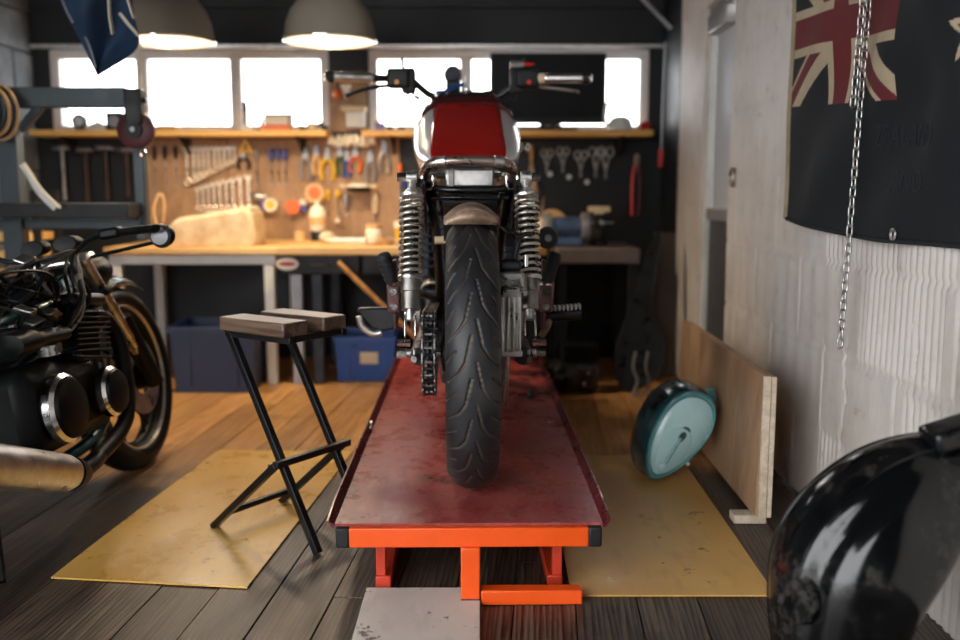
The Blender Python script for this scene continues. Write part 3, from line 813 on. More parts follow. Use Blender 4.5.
def pod(x, s):
    p = mk('switch_pod', G().box((x, 1.095, 1.105), (.08, .055, .068)), M['black_matte'], hb, bevel=.012)
    mk('clutch_perch' if s < 0 else 'brake_perch', G().box((x - s*.035, 1.11, 1.098), (.05, .05, .088)), M['black_matte'], p, bevel=.010)
    mk('switch', G().cyl((x + s*.004, 1.068, 1.09), (x + s*.004, 1.060, 1.09), .008, n=12), M['amber'] if s < 0 else M['red_plastic'], p)
    mk('lever_stub', G().cyl((x - s*.02, 1.10, 1.12), (x - s*.012, 1.10, 1.175), .005, n=8), M['black'], p)
    return p
pod(-.235, -1); pod(.215, 1)
mk('clutch_lever', G().tube(spline([(-.245, 1.13, 1.085), (-.30, 1.13, 1.082), (-.36, 1.11, 1.068), (-.405, 1.09, 1.050), (-.415, 1.085, 1.045)], 5), [.007]*20 + [.0095], 8), M['black'], hb)
mk('brake_lever', G().tube(spline([(.23, 1.13, 1.085), (.29, 1.13, 1.08), (.36, 1.10, 1.068), (.395, 1.08, 1.060)], 5), .0055, 8), M['steel'], hb)
mk('throttle_collar', G().cyl((.252, 1.087, 1.106), (.285, 1.085, 1.106), .018, n=16), M['beige'], hb)
rs = mk('fluid_reservoir', G().tube([(.155, 1.10, 1.152), (.16, 1.10, 1.152), (.20, 1.098, 1.154), (.205, 1.098, 1.154)], [.012, .017, .015, .012], 14), M['brushed'], hb)
mk('reservoir_tip', G().cyl((.205, 1.098, 1.154), (.24, 1.096, 1.155), .011, .004, n=12), M['red_plastic'], rs)
sp = mk('speedometer', G().lathe([(.012, .045), (.026, .035), (.031, .0), (.031, -.012), (.027, -.016), (.002, -.012)], 28, (-.045, 1.19, 1.128), 'y'), M['black'], mb)
mk('gauge_face', G().lathe([(.025, -.0165), (.002, -.0168)], 24, (-.045, 1.19, 1.128), 'y'), M['dark_steel'], sp)
mk('gauge_ring', G().lathe([(.027, -.014), (.033, -.012), (.033, -.004), (.031, -.004)], 28, (-.045, 1.19, 1.128), 'y', closed=True), M['dull_steel'], sp)
mk('gauge_bracket', G().box((-.045, 1.18, 1.07), (.05, .03, .08)), M['black'], sp, bevel=.008)
mk('bar_clamp', G().box((-.085, 1.15, 1.045), (.045, .05, .05)), M['black'], hb, bevel=.008)
mk('bar_clamp', G().box((.085, 1.15, 1.045), (.045, .05, .05)), M['black'], hb, bevel=.008)
mk('ignition_key', G().box((.0, 1.15, 1.105), (.012, .004, .05)), M['steel'], mb, bevel=.003)
mk('blue_cable', G().tube(spline([(-.105, 1.12, 1.050), (-.075, 1.11, 1.062), (-.045, 1.12, 1.078), (-.01, 1.14, 1.090)], 5), .0075, 8), M['blue_plastic'], mb)
for k, (a, b) in enumerate(((-.20, -.11), (-.215, -.125), (.19, .12))):
    mk('control_cable', G().tube(spline([(a, 1.11, 1.09), (a*.93, 1.12, 1.055 - .01*k), ((a+b)/2, 1.14, 1.04), (b, 1.16, .99)], 5), .004, 6), M['black_matte'], mb)
mk('mirror_ball', G().ell((.193, .90, .86), (.02, .012, .02)), M['chrome'], mb)

# ================================================================== LIFT TABLE
def deck_material():
    m, nt, bs = _new('worn_red_deck')
    co = _coord(nt); lo = _coord(nt, (1, .25, 1))
    n1 = _noise(nt, co, 3.2, 6, .65); n2 = _noise(nt, co, 14, 6, .7); n3 = _noise(nt, lo, 30, 4, .7); n4 = _noise(nt, co, 5.5, 7, .75)
    col = _mixc(nt, _ramp(nt, n1, .35, .65), lin(130,44,46), lin(164,76,72))
    col = _mixc(nt, _math(nt, 'MULTIPLY', _ramp(nt, n3, .50, .66), .55), col, lin(176,108,100))
    col = _mixc(nt, _math(nt, 'MULTIPLY', _ramp(nt, n4, .57, .65), .6), col, lin(40,28,30))
    col = _mixc(nt, _math(nt, 'MULTIPLY', _ramp(nt, n2, .61, .66), .8), col, lin(28,24,26))
    nt.links.new(col, bs.inputs['Base Color'])
    rr = nt.nodes.new('ShaderNodeMapRange'); nt.links.new(n2, rr.inputs[0]); rr.inputs[1].default_value = .3; rr.inputs[2].default_value = .7; rr.inputs[3].default_value = .18; rr.inputs[4].default_value = .42
    nt.links.new(rr.outputs[0], bs.inputs['Roughness'])
    _bump(nt, bs, n2, .08, .003)
    return m
M['deck'] = deck_material()
M['rail_red'] = mat('dark_red_rail', lin(96,24,30), .32, 0, .2, 9, coat=.2)
M['rail_orange'] = mat('shaded_orange', lin(186,52,26), .45, 0, .15, 9)  # orange paint darkened: the shade under the deck is in its colour
LF, LL, LW = 1.956, 2.16, .615
lt = thing('lift_table', 'red motorcycle lift table with orange front beam, lowered close to the floor', 'lift table', (-.024, LF, 0), (0, 0, math.radians(.7)))
mk('deck', G().box((0, LL/2, LZ-.003), (LW-.03, LL, .006)), M['deck'], lt, smooth=0)
for s in (-1, 1):
    x0 = s*(LW/2-.017)
    g = G()
    secs = []
    for y, hgt in ((0, .012), (.10, .022), (.16, .024), (LL, .024)):
        secs.append([(x0, y, LZ-.006), (x0 + s*.016, y, LZ - .006 + hgt), (x0 + s*.020, y, LZ - .006 + hgt), (x0 + s*.006, y, LZ-.012)])
    g.loft(secs)
    mk('side_rail', g, M['rail_red'], lt, smooth=20)
mk('tie_down_loop', G().tube([(-LW/2+.012, .80 + .022*math.cos(a*PI/6), LZ+.012+.014*math.sin(a*PI/6)) for a in range(12)], .004, 6, True), M['steel'], lt)
mk('front_beam', G().box((0, .010, LZ-.029), (.522, .045, .044)), M['orange_paint'], lt, bevel=.003)
for s in (-1, 1):
    mk('beam_end_cap', G().box((s*.275, .010, LZ-.029), (.030, .047, .046)), M['black_matte'], lt, bevel=.005)
mk('prop_leg', G().box((.003, -.004, (LZ-.05+.016)/2), (.042, .040, LZ-.05-.012)), M['orange_paint'], lt, bevel=.003)
mk('leg_foot', G().box((.003, -.004, .0142), (.041, .039, .003)), M['black_matte'], lt)
mk('base_bar', G().box((.137, -.004, .0165), (.222, .035, .033)), M['orange_paint'], lt, bevel=.003)
for s in (-1, 1):
    mk('base_rail', G().box((s*.195, 1.01, .0165), (.035, 1.90, .033)), M['rail_orange'], lt, bevel=.003)
    mk('upright', G().box((s*.200, .078, .068), (.022, .030, .070)), M['rail_orange'], lt, bevel=.002)
    mk('upright_cap', G().box((s*.200, .078, .109), (.026, .034, .012)), M['black_matte'], lt, bevel=.002)
    mk('top_rail', G().box((s*.21, 1.1, LZ-.03), (.03, 1.9, .04)), M['rail_red'], lt, bevel=.003)
    for q in (-1, 1):
        y0, y1 = (.35, 1.75) if q > 0 else (1.75, .35)
        mk('scissor_arm', G().bar((s*(.165 - .012*q), y0, .045), (s*(.165 - .012*q), y1, LZ-.035), .012, .035), M['rail_red'], lt, bevel=.002)
mk('cross_tube', G().box((0, .17, .098), (.33, .03, .022)), M['rail_red'], lt, bevel=.003)
mk('cross_tube', G().box((0, 1.75, .03), (.34, .045, .04)), M['rail_red'], lt, bevel=.003)
for s in (-1, 1):
    mk('bolt', G().cyl((s*.135, .155, .094), (s*.135, .148, .094), .006, n=8), M['chrome'], lt)
p = FL(531, 398, LZ)
t = thing('socket', 'small round steel socket lying on the red deck', 'socket', p)
mk('barrel', G().lathe([(.011, -.014), (.014, -.012), (.014, .012), (.011, .014), (.008, .014), (.007, .0), (.002, 0)], 20, (0, 0, .0142), 'y'), M['dark_steel'], t)
mk('drive_end', G().lathe([(.012, .0), (.012, .012), (.006, .012), (.005, .004)], 16, (0, .012, .0142), 'y'), M['dull_steel'], t)

# ================================================================== THINGS ON THE FLOOR
def sheet_material(name, a, b, stain, rough, th=(.625,.66)):
    m, nt, bs = _new(name)
    co = _coord(nt); n1 = _noise(nt, co, 2.2, 5, .55); n2 = _noise(nt, co, 9, 7, .72); n3 = _noise(nt, _coord(nt, (1, .3, 1)), 26, 4, .6)
    n5 = _noise(nt, co, 4.5, 6, .7)
    col = _mixc(nt, _ramp(nt, n1, .35, .65), a, b)
    col = _mixc(nt, _math(nt, 'MULTIPLY', _ramp(nt, n3, .5, .7), .18), col, stain)
    col = _mixc(nt, _math(nt, 'MULTIPLY', _ramp(nt, n2, *th), .85), col, lin(56,42,28))
    col = _mixc(nt, _math(nt, 'MULTIPLY', _ramp(nt, n5, .55, .75), .35), col, stain)
    nt.links.new(col, bs.inputs['Base Color'])
    rr = nt.nodes.new('ShaderNodeMapRange'); nt.links.new(n5, rr.inputs[0]); rr.inputs[1].default_value = .3; rr.inputs[2].default_value = .7; rr.inputs[3].default_value = rough - .1; rr.inputs[4].default_value = rough + .12
    nt.links.new(rr.outputs[0], bs.inputs['Roughness'])
    _bump(nt, bs, n1, .3, .01)
    return m
M['sheet_l'] = sheet_material('yellow_hardboard', lin(214,166,80), lin(232,188,104), lin(160,112,52), .30)
M['sheet_r'] = sheet_material('stained_hardboard', lin(204,156,84), lin(222,176,102), lin(130,90,46), .36)
def sheet(name, corners, th, mat_, label, sag=.004):
    c = sum((Vector(q) for q in corners), Vector()) / 4
    a, b, c2, d = [Vector(q) - c for q in corners]
    g = G(); n = 14
    f = lambda u, v, z: (a.lerp(b, u)).lerp(d.lerp(c2, u), v) + V(0, 0, z + sag * abs(math.sin(u*5+1)*math.sin(v*4)))
    top = [f(i/n, j/n, th) for j in range(n+1) for i in range(n+1)]; bot = [f(i/n, j/n, 0) for j in range(n+1) for i in range(n+1)]
    N = (n+1)**2; fs = []
    for j in range(n):
        for i in range(n):
            q = j*(n+1)+i; fs.append((q, q+1, q+n+2, q+n+1)); fs.append((N+q, N+q+n+1, N+q+n+2, N+q+1))
    rim_ = [i for i in range(n+1)] + [j*(n+1)+n for j in range(1, n+1)] + [n*(n+1)+i for i in range(n-1, -1, -1)] + [j*(n+1) for j in range(n-1, 0, -1)]
    for k in range(len(rim_)):
        p, q = rim_[k], rim_[(k+1) % len(rim_)]; fs.append((p, p+N, q+N, q))
    g.add(top + bot, fs)
    return tag(mk(name, g, mat_, None, c + V(0, 0, .001), smooth=30), label, 'floor sheet')
sheet('hardboard_sheet', [(-1.002, 2.075, 0), (-.53, 2.02, 0), (-.44, 3.13, 0), (-.909, 3.142, 0)], .004, M['sheet_l'], 'yellow hardboard sheet on the floor under the folding stool')
sheet('hardboard_sheet', [(.205, 1.978, 0), (.660, 1.978, 0), (.68, 3.081, 0), (.215, 3.081, 0)], .004, M['sheet_r'], 'stained tan hardboard sheet on the floor under the teal fuel tank')
M['white_board'] = sheet_material('worn_white_board', lin(206,198,188), lin(222,215,206), lin(150,142,132), .5, (.585,.625))
t = mk('painted_board', G().box((0, 0, .006), (.256, .56, .012)), M['white_board'], None, (-.128, 1.722, .0), smooth=0, bevel=.0015)
tag(t, 'scuffed white painted board lying under the orange leg of the lift', 'board')

# --- folding stool
M['seat_wood'] = wood('grey_seat_plank', lin(54,40,31), lin(116,94,78), 'x', 14, .32, vary=.05)
M['seat_top'] = M['seat_wood']
M['tube_black'] = mat('black_tube', lin(18,18,20), .4, .2, .2, 10)
th_ = math.atan2(-.57, .82)
st = thing('folding_stool', 'folding stool with two wooden seat planks on black crossed legs', 'stool', (-.553, 2.343, .007), (0, 0, th_))
mk('seat_plank', G().box((.003, .0, .553), (.236, .083, .036)), M['seat_wood'], st, bevel=.004)
mk('seat_plank', G().box((.006, .136, .553), (.236, .083, .036)), M['seat_wood'], st, bevel=.004)
for y in (-.012, .175):
    mk('leg', G().bar((-.112, y, .535), (.190, y, -.005), .019, .019, up=(0,1,0)), M['tube_black'], st, bevel=.002)
for y in (-.045, .200):
    mk('leg', G().bar((-.165, y, .0), (.085, y, .212), .017, .019, up=(0,1,0)), M['tube_black'], st, bevel=.002)
for y in (-.012, .175):
    mk('seat_rail', G().bar((-.12, y, .526), (.12, y, .526), .018, .018), M['tube_black'], st, bevel=.002)
for x in (-.11, .105):
    mk('seat_rail', G().bar((x, -.02, .526), (x, .185, .526), .018, .017), M['tube_black'], st, bevel=.002)
mk('crossbar', G().bar((.085, -.05, .212), (.085, .22, .212), .018, .017), M['tube_black'], st, bevel=.002)
mk('crossbar', G().bar((-.105, -.045, .052), (-.105, .205, .052), .015, .015), M['tube_black'], st, bevel=.002)
for y in (-.028, .188):
    mk('pivot_bolt', G().cyl((.066, y-.022, .206), (.066, y+.022, .206), .007, n=10), M['steel'], st)

# ================================================================== RIGHT SIDE
# --- plywood panel on a foot batten, leaning at the wall
M['ply'] = wood('plywood_panel', lin(150,116,86), lin(186,150,116), 'z', 6, .5, vary=.04, stretch=.25, bump=.1)
M['ply_edge'] = wood('plywood_edge', lin(196,176,150), lin(226,210,188), 'y', 18, .55, vary=.04)
pn = thing('plywood_panel', 'plywood panel with foot batten leaning beside the doorway', 'panel', (.760, 2.44, 0), (0, 0, math.radians(-.8)))
PLN = 1.08
mk('sheet', G().box((0, PLN/2, .215), (.016, PLN, .39), (0, math.radians(1.5), 0)), M['ply'], pn, bevel=.001)
mk('edge_strip', G().box((.004, -.006, .215), (.020, .010, .39)), M['ply_edge'], pn, bevel=.001)
mk('edge_strip', G().box((.022, -.006, .215), (.013, .010, .388)), M['ply_edge'], pn, bevel=.001)
mk('back_sheet', G().box((.022, PLN/2, .215), (.010, PLN, .386)), M['ply'], pn, bevel=.001)
mk('foot_batten', G().box((-.026, .02, .013), (.088, .05, .024)), M['ply_edge'], pn, bevel=.002)
mk('foot_batten', G().box((-.030, PLN-.05, .013), (.10, .05, .024)), M['ply_edge'], pn, bevel=.002)

# --- teal fuel tank standing on its nose against the panel
M['teal_dark'] = mat('teal_tank_dark', lin(30,70,74), .22, .05, .2, 5, coat=.6)
M['teal_light'] = mat('teal_tank_flank', lin(176,214,214), .28, .0, .1, 4, coat=.4)
M['teal_mid'] = mat('teal_rim', lin(84,146,150), .25, .0, .1, 5, coat=.4)
def drop(n, ax=.155, w0=.098, w1=.055):
    """egg outline along local x, wide end at +x"""
    out = []
    for k in range(n):
        a = 2*PI*k/n; c, s_ = math.cos(a), math.sin(a)
        wd = w1 + (w0 - w1) * (.5 + .5*c) ** .8
        out.append((ax * c, wd * s_ * (1.10 if s_ > 0 else .95)))
    return out
tt = thing('teal_fuel_tank', 'teal fuel tank with pale oval flank resting on its nose by the plywood panel', 'fuel tank', (.603, 2.90, .1475), (0, 0, 0))
tt.scale = (1.07, 1.07, 1.07)
tilt = Matrix.Rotation(math.radians(6), 4, 'Z') @ Matrix.Rotation(math.radians(-56), 4, 'Y')     # local x points up and right
def egg_body(sc=1.0):
    rings = []
    N = 40
    for j in range(17):
        t = -1 + 2*j/16
        r = (1 - abs(t)**2.6) ** (1/2.2) if abs(t) < 1 else 0
        r = max(r, .02)
        rings.append([tilt @ V(x*(.62 + .38*r) if r > .1 else x*.5*r/.1*.9, t*.118, z*(.50 + .50*r) if r > .1 else z*.45*r/.1) for x, z in drop(N)])
    return G().loft(rings)
mk('shell', egg_body(), M['teal_dark'], tt, smooth=80)
def oval(sc, y, th, cx=0., prof=None, n=40):
    g = G(); rings = []
    for s_, dy in prof or ((1, 0), (.98, -th), (.9, -th*1.3), (.02, -th*1.3)):
        rings.append([tilt @ V(cx + x*sc*s_, y + dy, z*sc*s_) for x, z in drop(n)])
    return g.loft(rings)
mk('flank_rim', oval(.93, -.094, .012, .0, ((1, 0), (1, -.008), (.965, -.016), (.92, -.016), (.90, -.010), (.88, -.008))), M['teal_mid'], tt, smooth=80)
mk('flank_panel', oval(.87, -.100, .010, .0, ((1, 0), (.9, -.006), (.6, -.013), (.3, -.015), (.02, -.0155))), M['teal_light'], tt, smooth=80)
mk('knee_pad', oval(.50, -.110, .010, -.045, ((1, 0), (.98, -.005), (.92, -.007), (.02, -.0085))), M['teal_light'], tt, smooth=80)
mk('badge_groove', G().tube([tilt @ V(-.085, -.121, .0), tilt @ V(.0, -.122, .004)], .005, 8), M['teal_mid'], tt)
mk('badge_ball', G().ell(tilt @ V(-.098, -.118, 0), (.013, .010, .013)), M['teal_light'], tt)
fc = tilt @ V(.055, -.03, .098)
nrm = (tilt.to_3x3() @ V(.15, -.25, 1)).normalized()
mk('filler_neck', G().tube([fc - nrm*.012, fc + nrm*.006, fc + nrm*.008, fc + nrm*.002], [.034, .034, .026, .022], 22), M['dark_steel'], tt)
mk('filler_hole', G().tube([fc + nrm*.001, fc + nrm*.0035], [.022, .021], 20), M['black_matte'], tt)
mk('mount_tab', G().box(tilt @ V(.150, -.01, -.045), (.03, .02, .045), (0, math.radians(-20), 0)), M['teal_mid'], tt, bevel=.004)
mk('mount_tab', G().box(tilt @ V(-.04, -.05, -.078), (.022, .025, .014)), M['dull_steel'], tt, bevel=.003)
mk('fuel_tap', G().cyl(tilt @ V(-.05, -.05, -.07), tilt @ V(-.055, -.055, -.092), .007, n=10), M['brushed'], tt)

# --- big black fuel tank in the foreground
M['gloss_black'] = mat('glossy_black_tank', lin(9,11,13), .2, 0, .3, 9, coat=.45, rvar=.1)
def dusty_gloss():
    m, nt, bs = _new('dusty_gloss_black')
    co = _coord(nt); n1 = _noise(nt, co, 7, 6, .7); n2 = _noise(nt, co, 55, 4, .7)
    d_ = _math(nt, 'MULTIPLY', _ramp(nt, n1, .46, .64), _ramp(nt, n2, .35, .65))
    nt.links.new(_mixc(nt, _math(nt, 'MULTIPLY', d_, .6), lin(8,10,12), lin(66,62,58)), bs.inputs['Base Color'])
    r = nt.nodes.new('ShaderNodeMapRange'); nt.links.new(d_, r.inputs[0]); r.inputs[3].default_value = .12; r.inputs[4].default_value = .5
    nt.links.new(r.outputs[0], bs.inputs['Roughness']); _bump(nt, bs, n2, .06, .002)
    return m
M['gloss_black'] = dusty_gloss()
M['dusty_black'] = mat('dusty_black', lin(20,20,21), .45, 0, .3, 12)
bk = thing('black_fuel_tank', 'large glossy black fuel tank propped on end by the white wall, in the foreground', 'fuel tank', (.626, 1.52, -.009))
def black_body():
    # spine in the x-z plane, then half widths: across the spine (in plane) and along depth
    sp_ = spline([(-.030, 0, .015), (-.018, 0, .10), (-.002, 0, .20), (.022, 0, .285), (.085, 0, .365), (.165, 0, .408), (.245, 0, .425)], 6)
    wd = [v.x for v in spline([(.060, 0, 0), (.090, 0, 0), (.118, 0, 0), (.130, 0, 0), (.118, 0, 0), (.098, 0, 0), (.075, 0, 0)], 6)]
    dp = [v.x for v in spline([(.075, 0, 0), (.110, 0, 0), (.128, 0, 0), (.130, 0, 0), (.115, 0, 0), (.080, 0, 0), (.050, 0, 0)], 6)]
    rings = []; N = 88
    for i, p in enumerate(sp_):
        a = sp_[max(0, i-1)]; b = sp_[min(len(sp_)-1, i+1)]; tn = (b - a).normalized(); nn = V(-tn.z, 0, tn.x)
        ring = []
        for k in range(N):
            an = 2*PI*k/N; c, s_ = math.cos(an), math.sin(an)
            e = 2/2.5
            cx = math.copysign(abs(c)**e, c); sy = math.copysign(abs(s_)**e, s_)
            # raised spine along the crown, hollow underneath
            f = 1 + .05 * math.exp(-((an - 0) / .35) ** 2) if an < PI else 1 + .05 * math.exp(-((an - 2*PI) / .35) ** 2)
            if abs(an - PI) < 1.3: f *= 1 - .34 * (math.cos((an - PI) / 1.3 * PI / 2))
            lobe = math.exp(-((i - 21) / 7) ** 2)
            fy = 1 + .13 * lobe * math.exp(-((an - 4.45) / .55) ** 2) - .13 * math.exp(-((i - 17) / 10) ** 2) * math.exp(-((an - 5.55) / .20) ** 2)
            f *= 1 - .07 * math.exp(-((i - 17) / 10) ** 2) * math.exp(-((an - 5.55) / .20) ** 2)
            ring.append(p + nn * (cx * wd[i] * f) + V(0, 1, 0) * (sy * dp[i] * fy))
        rings.append(ring)
    return rings
BR_ = black_body()
mk('shell', G().loft(BR_), M['gloss_black'], bk, smooth=80)
# crown ridges, filler recess, mounting hardware
for kk in (6, 82):
    mk('crown_ridge', G().tube([r_[kk] for r_ in BR_[3:-4]], .0042, 8), M['gloss_black'], bk)
fcp = V(-.100, -.062, .245)
fn = V(-.86, -.45, .18).normalized()
mk('filler_ring', G().tube([fcp - fn*.02, fcp + fn*.010, fcp + fn*.012, fcp + fn*.002], [.046, .042, .034, .030], 28), M['gloss_black'], bk)
mk('filler_cap', G().tube([fcp - fn*.004, fcp + fn*.006, fcp + fn*.009], [.030, .028, .014], 24), M['dusty_black'], bk)
for k in range(8):
    a = 2*PI*k/8; u = fn.cross(V(0,0,1)).normalized(); v = fn.cross(u)
    c_ = fcp + fn*.011 + (u*math.cos(a) + v*math.sin(a))*.038
    mk('cap_screw', G().cyl(c_ - fn*.004, c_ + fn*.002, .0032, n=8), M['black'], bk)
mk('nose_bracket', G().box((.150, -.03, .515), (.085, .07, .035), (0, math.radians(-18), 0)), M['black'], bk, bevel=.008)
mk('nose_bracket', G().box((.185, -.055, .495), (.06, .05, .06), (0, math.radians(-18), 0)), M['black'], bk, bevel=.008)
for q in range(3):
    mk('bracket_bolt', G().cyl((.16 + q*.025, -.066, .518 + q*.006), (.16 + q*.025, -.076, .518 + q*.006), .007, n=8), M['dark_steel'], bk)
mk('side_tab', G().box(BR_[20][48] + V(.004, 0, 0), (.018, .024, .05), (0, math.radians(35), 0)), M['black'], bk, bevel=.003)
mk('seam_flange', G().tube([r_[44] for r_ in BR_[3:-3]], .006, 8), M['gloss_black'], bk)
mk('flank_crease', G().tube([r_[74] + (r_[66] - r_[74]) * (.5 * i_ / len(BR_)) for i_, r_ in enumerate(BR_[5:-5])], .0035, 8), M['dusty_black'], bk)

# --- hanging chain
lk = G(); pts = []
Lk, Wk = .0325/2 - .0095, .0070
for k in range(9): a = -PI/2 + PI*k/8; pts.append((Wk*math.sin(a)*-1, 0, -Lk - Wk*math.cos(a)))
pts = [(Wk*math.cos(a), 0, (Lk if math.sin(a) >= 0 else -Lk) + Wk*math.sin(a)) for a in [2*PI*(k+.5)/16 for k in range(16)]]
lk.tube(pts, .0024, 7, True)
cx0, cy0 = .880, 2.25
ch_ = thing('hanging_chain', 'long steel link chain hanging in front of the dark flag', 'chain', (cx0, cy0, .53))
proto = None
def link(p, odd):
    global proto
    if proto is None: o = proto = mk('chain_link', lk, M['steel'], ch_, smooth=80)
    else:
        o = proto.copy(); C.objects.link(o); o.parent = ch_
    o.location = p; o.rotation_euler = (0, .012, (PI/2 if odd else 0) + .25)
n = 0
z = 0.0
while z < 1.22:
    link(V(.030 * z, 0, z), n % 2); z += .0228; n += 1
z = .575; n = 0
while z < 1.22:
    link(V(.030*z - .022 + .012 * (z - .58), -.012, z), n % 2); z += .0228; n += 1
mk('chain_hook', G().tube(spline([(.03, -.005, 1.21), (.03, -.005, 1.25), (.035, -.005, 1.27), (.05, -.005, 1.275)], 5), .005, 8), M['steel'], ch_)

# --- flag on the wall
FY0, FY1, FZ0, FZ1 = 2.81, 1.40, .815, 1.545
def flag_pos(u, v):
    y = FY0 + (FY1 - FY0)*u; dd = FY0 - y
    z = FZ0 + (FZ1 - FZ0)*v - (.022 + .075*v)*dd + .010*math.sin(u*6)*v - (.014 * math.sin(PI*min(1, u*1.4)) if v < .3 else .014 * math.sin(PI*min(1, u*1.4)) * max(0, (1-v)) * .9)
    x = WX - .030 - min(1, .15 + u*5) * (.007*math.sin(7*u + 4*v*(.5+u)) + .010*math.sin(17*u - 11*v) + .004 * math.sin(31*u*u + 3*v))
    return (x, y, z)
def canton_color(u, v):
    """0 navy, 1 red, 2 off-white"""
    cu, cv = u / .49, (v - .45) / .55           # canton box, both 0..1
    if not (0 <= cu <= 1 and 0 <= cv <= 1): return star_color(u, v)
    X = (cu - .5) * .73; Z = (cv - .5) * .40
    if abs(X) < .043 or abs(Z) < .040: return 1
    if abs(X) < .072 or abs(Z) < .066: return 2
    # diagonals
    k = .40/.73
    sgn = 1 if X*Z > 0 else -1
    dist = (Z - sgn*k*X) / math.sqrt(1 + k*k)
    rot = 1 if (X > 0) else -1
    q = dist * rot
    if -.034 < q < .006 : return 1
    if abs(dist) < .048: return 2
    return 0
STARS = [(.703, .63, .066), (.80, .86, .06), (.80, .22, .075), (.90, .66, .06)]
def star_color(u, v):
    for su, sv, r in STARS:
        X = (u - su) * 1.48; Z = (v - sv) * .73
        d_ = math.hypot(X, Z)
        if d_ > r * 1.3: continue
        a = math.atan2(X, Z); s5 = abs(((a / (2*PI/5)) % 1) - .5) * 2       # 1 at the tips
        rr = r * (.40 + .60 * s5 ** 1.7)
        if d_ < rr * .78: return 1
        if d_ < rr * 1.18: return 2
    return 0
def flag_material():
    m, nt, bs = _new('flag_cloth')
    at = nt.nodes.new('ShaderNodeAttribute'); at.attribute_name = 'dye'
    co = _coord(nt); n = _noise(nt, co, 6, 5, .6)
    hv = _mixc(nt, _math(nt, 'MULTIPLY', _ramp(nt, n, .4, .8), .25), at.outputs['Color'], lin(26,34,42))
    nt.links.new(hv, bs.inputs['Base Color']); bs.inputs['Roughness'].default_value = .8
    _bump(nt, bs, _noise(nt, co, 260, 2), .12, .001)
    return m
M['flag'] = flag_material()
fo = thing('wall_flag', 'dark navy flag with union canton and stars hung on the white wall', 'flag')
NU, NV = 420, 240
g = G().grid(flag_pos, NU, NV)
fcl = mk('cloth', g, M['flag'], fo, smooth=180)
cols = {0: lin(9,16,23), 1: lin(104,30,33), 2: lin(186,168,140)}
ca_ = fcl.data.color_attributes.new('dye', 'FLOAT_COLOR', 'POINT')
buf = []
for j in range(NV+1):
    for i in range(NU+1): buf += list(cols[canton_color(i/NU, j/NV)])
ca_.data.foreach_set('color', buf)
M['flag_edge'] = mat('flag_header_tape', lin(150,134,110), .8, 0, .15, 20)
mk('header_tape', G().tube([Vector(flag_pos(0, v/30)) + V(-.002, .004, 0) for v in range(31)], .009, 8, sq=(1, .5)), M['flag_edge'], fo)
M['hem'] = mat('flag_hem', lin(12,18,24), .85, 0, .2, 30)
mk('hem', G().tube([Vector(flag_pos(u/40, 0)) + V(-.002, 0, 0) for u in range(41)], .006, 6), M['hem'], fo)
q = Vector(flag_pos(.53, .022))
mk('grommet', G().tube([q + V(-.006, .011*math.cos(a*PI/8), .011*math.sin(a*PI/8)) for a in range(16)], .0035, 8, True), M['brushed'], fo)
M['faint'] = mat('faint_flag_lettering', lin(18,28,37), .8, 0, .1, 20)
def text_mesh(body, size):
    cu = bpy.data.curves.new('lettering', 'FONT'); cu.body = body; cu.size = size; cu.extrude = .0004; cu.align_x = 'LEFT'
    o = bpy.data.objects.new('tmp', cu); C.objects.link(o)
    bpy.context.view_layer.update()
    me = bpy.data.meshes.new_from_object(o.evaluated_get(bpy.context.evaluated_depsgraph_get()))
    bpy.data.objects.remove(o); return me
def wall_text(body, size, u0, v0):
    me = text_mesh(body, size); me.materials.append(M['faint'])
    for vt in me.vertices:
        u = u0 + vt.co.x / 1.48; v = v0 + vt.co.y / .73
        p = flag_pos(u, v); vt.co = (p[0] - .0015 - vt.co.z, p[1], p[2])
    o = bpy.data.objects.new('lettering', me); C.objects.link(o); o.parent = fo
    return o
wall_text('ZEALAND', .075, .41, .30)
wall_text('LAND', .075, .47, .16)
# --- iron ring screwed to the wall by the doorway
p = V(WX - .012, 3.50, .945)
t = thing('wall_ring', 'small rusty iron ring fixed to the white wall beside the door', 'ring', p)
mk('hoop', G().tube([(-.004, .030*math.cos(a*PI/10), .030*math.sin(a*PI/10)) for a in range(20)], .005, 8, True), M['dull_steel'], t)
mk('eye_screw', G().cyl((.014, 0, .032), (-.010, 0, .032), .006, n=8), M['dull_steel'], t)

# ================================================================== LEFT MOTORCYCLE (dark, leaning on its stand)
M['teal_frame'] = mat('teal_frame_paint', lin(18,78,82), .3, .3, .2, 8, coat=.4)
lb = thing('parked_motorcycle', 'dark half-dismantled motorcycle parked at the left, leaning on its stand', 'motorcycle', (-1.20, 1.54, 0), (0, math.radians(-9), math.radians(-3.5)))
lb.rotation_mode = 'XYZ'
tyre_mesh('rear_tyre', .31, .058, M['rubber'], lb, 72, 16, False)
rw_ = bpy.data.objects.new('rear_wheel', None); C.objects.link(rw_); rw_.parent = lb; wheel(rw_, .31, .058, 0, 10)
tyre_mesh('front_tyre', .30, .048, M['rubber'], lb, 96, 20, False, (0, 1.43, 0))
fw2 = bpy.data.objects.new('front_wheel', None); C.objects.link(fw2); fw2.parent = lb
wheel(fw2, .30, .048, 1.43, 14)
mk('rim_ring', G().lathe([(.252, .025), (.244, .038), (.232, .04), (.228, .03)], 48, (0, 1.43, .30), 'x', closed=True), M['brushed'], lb)
mk('brake_disc', G().lathe([(.125, .060), (.125, .065), (.06, .065), (.06, .060)], 40, (0, 1.43, .30), 'x', closed=True), M['steel'], lb)
mk('front_fender', G().grid(lambda u, v: (-.06 + .12*u, 1.43 - (.335 - .03*(2*u-1)**2)*math.cos(math.radians(20 + 100*v)), .30 + (.335 - .03*(2*u-1)**2)*math.sin(math.radians(20 + 100*v))), 6, 16), M['teal_frame'], lb, solid=.003)
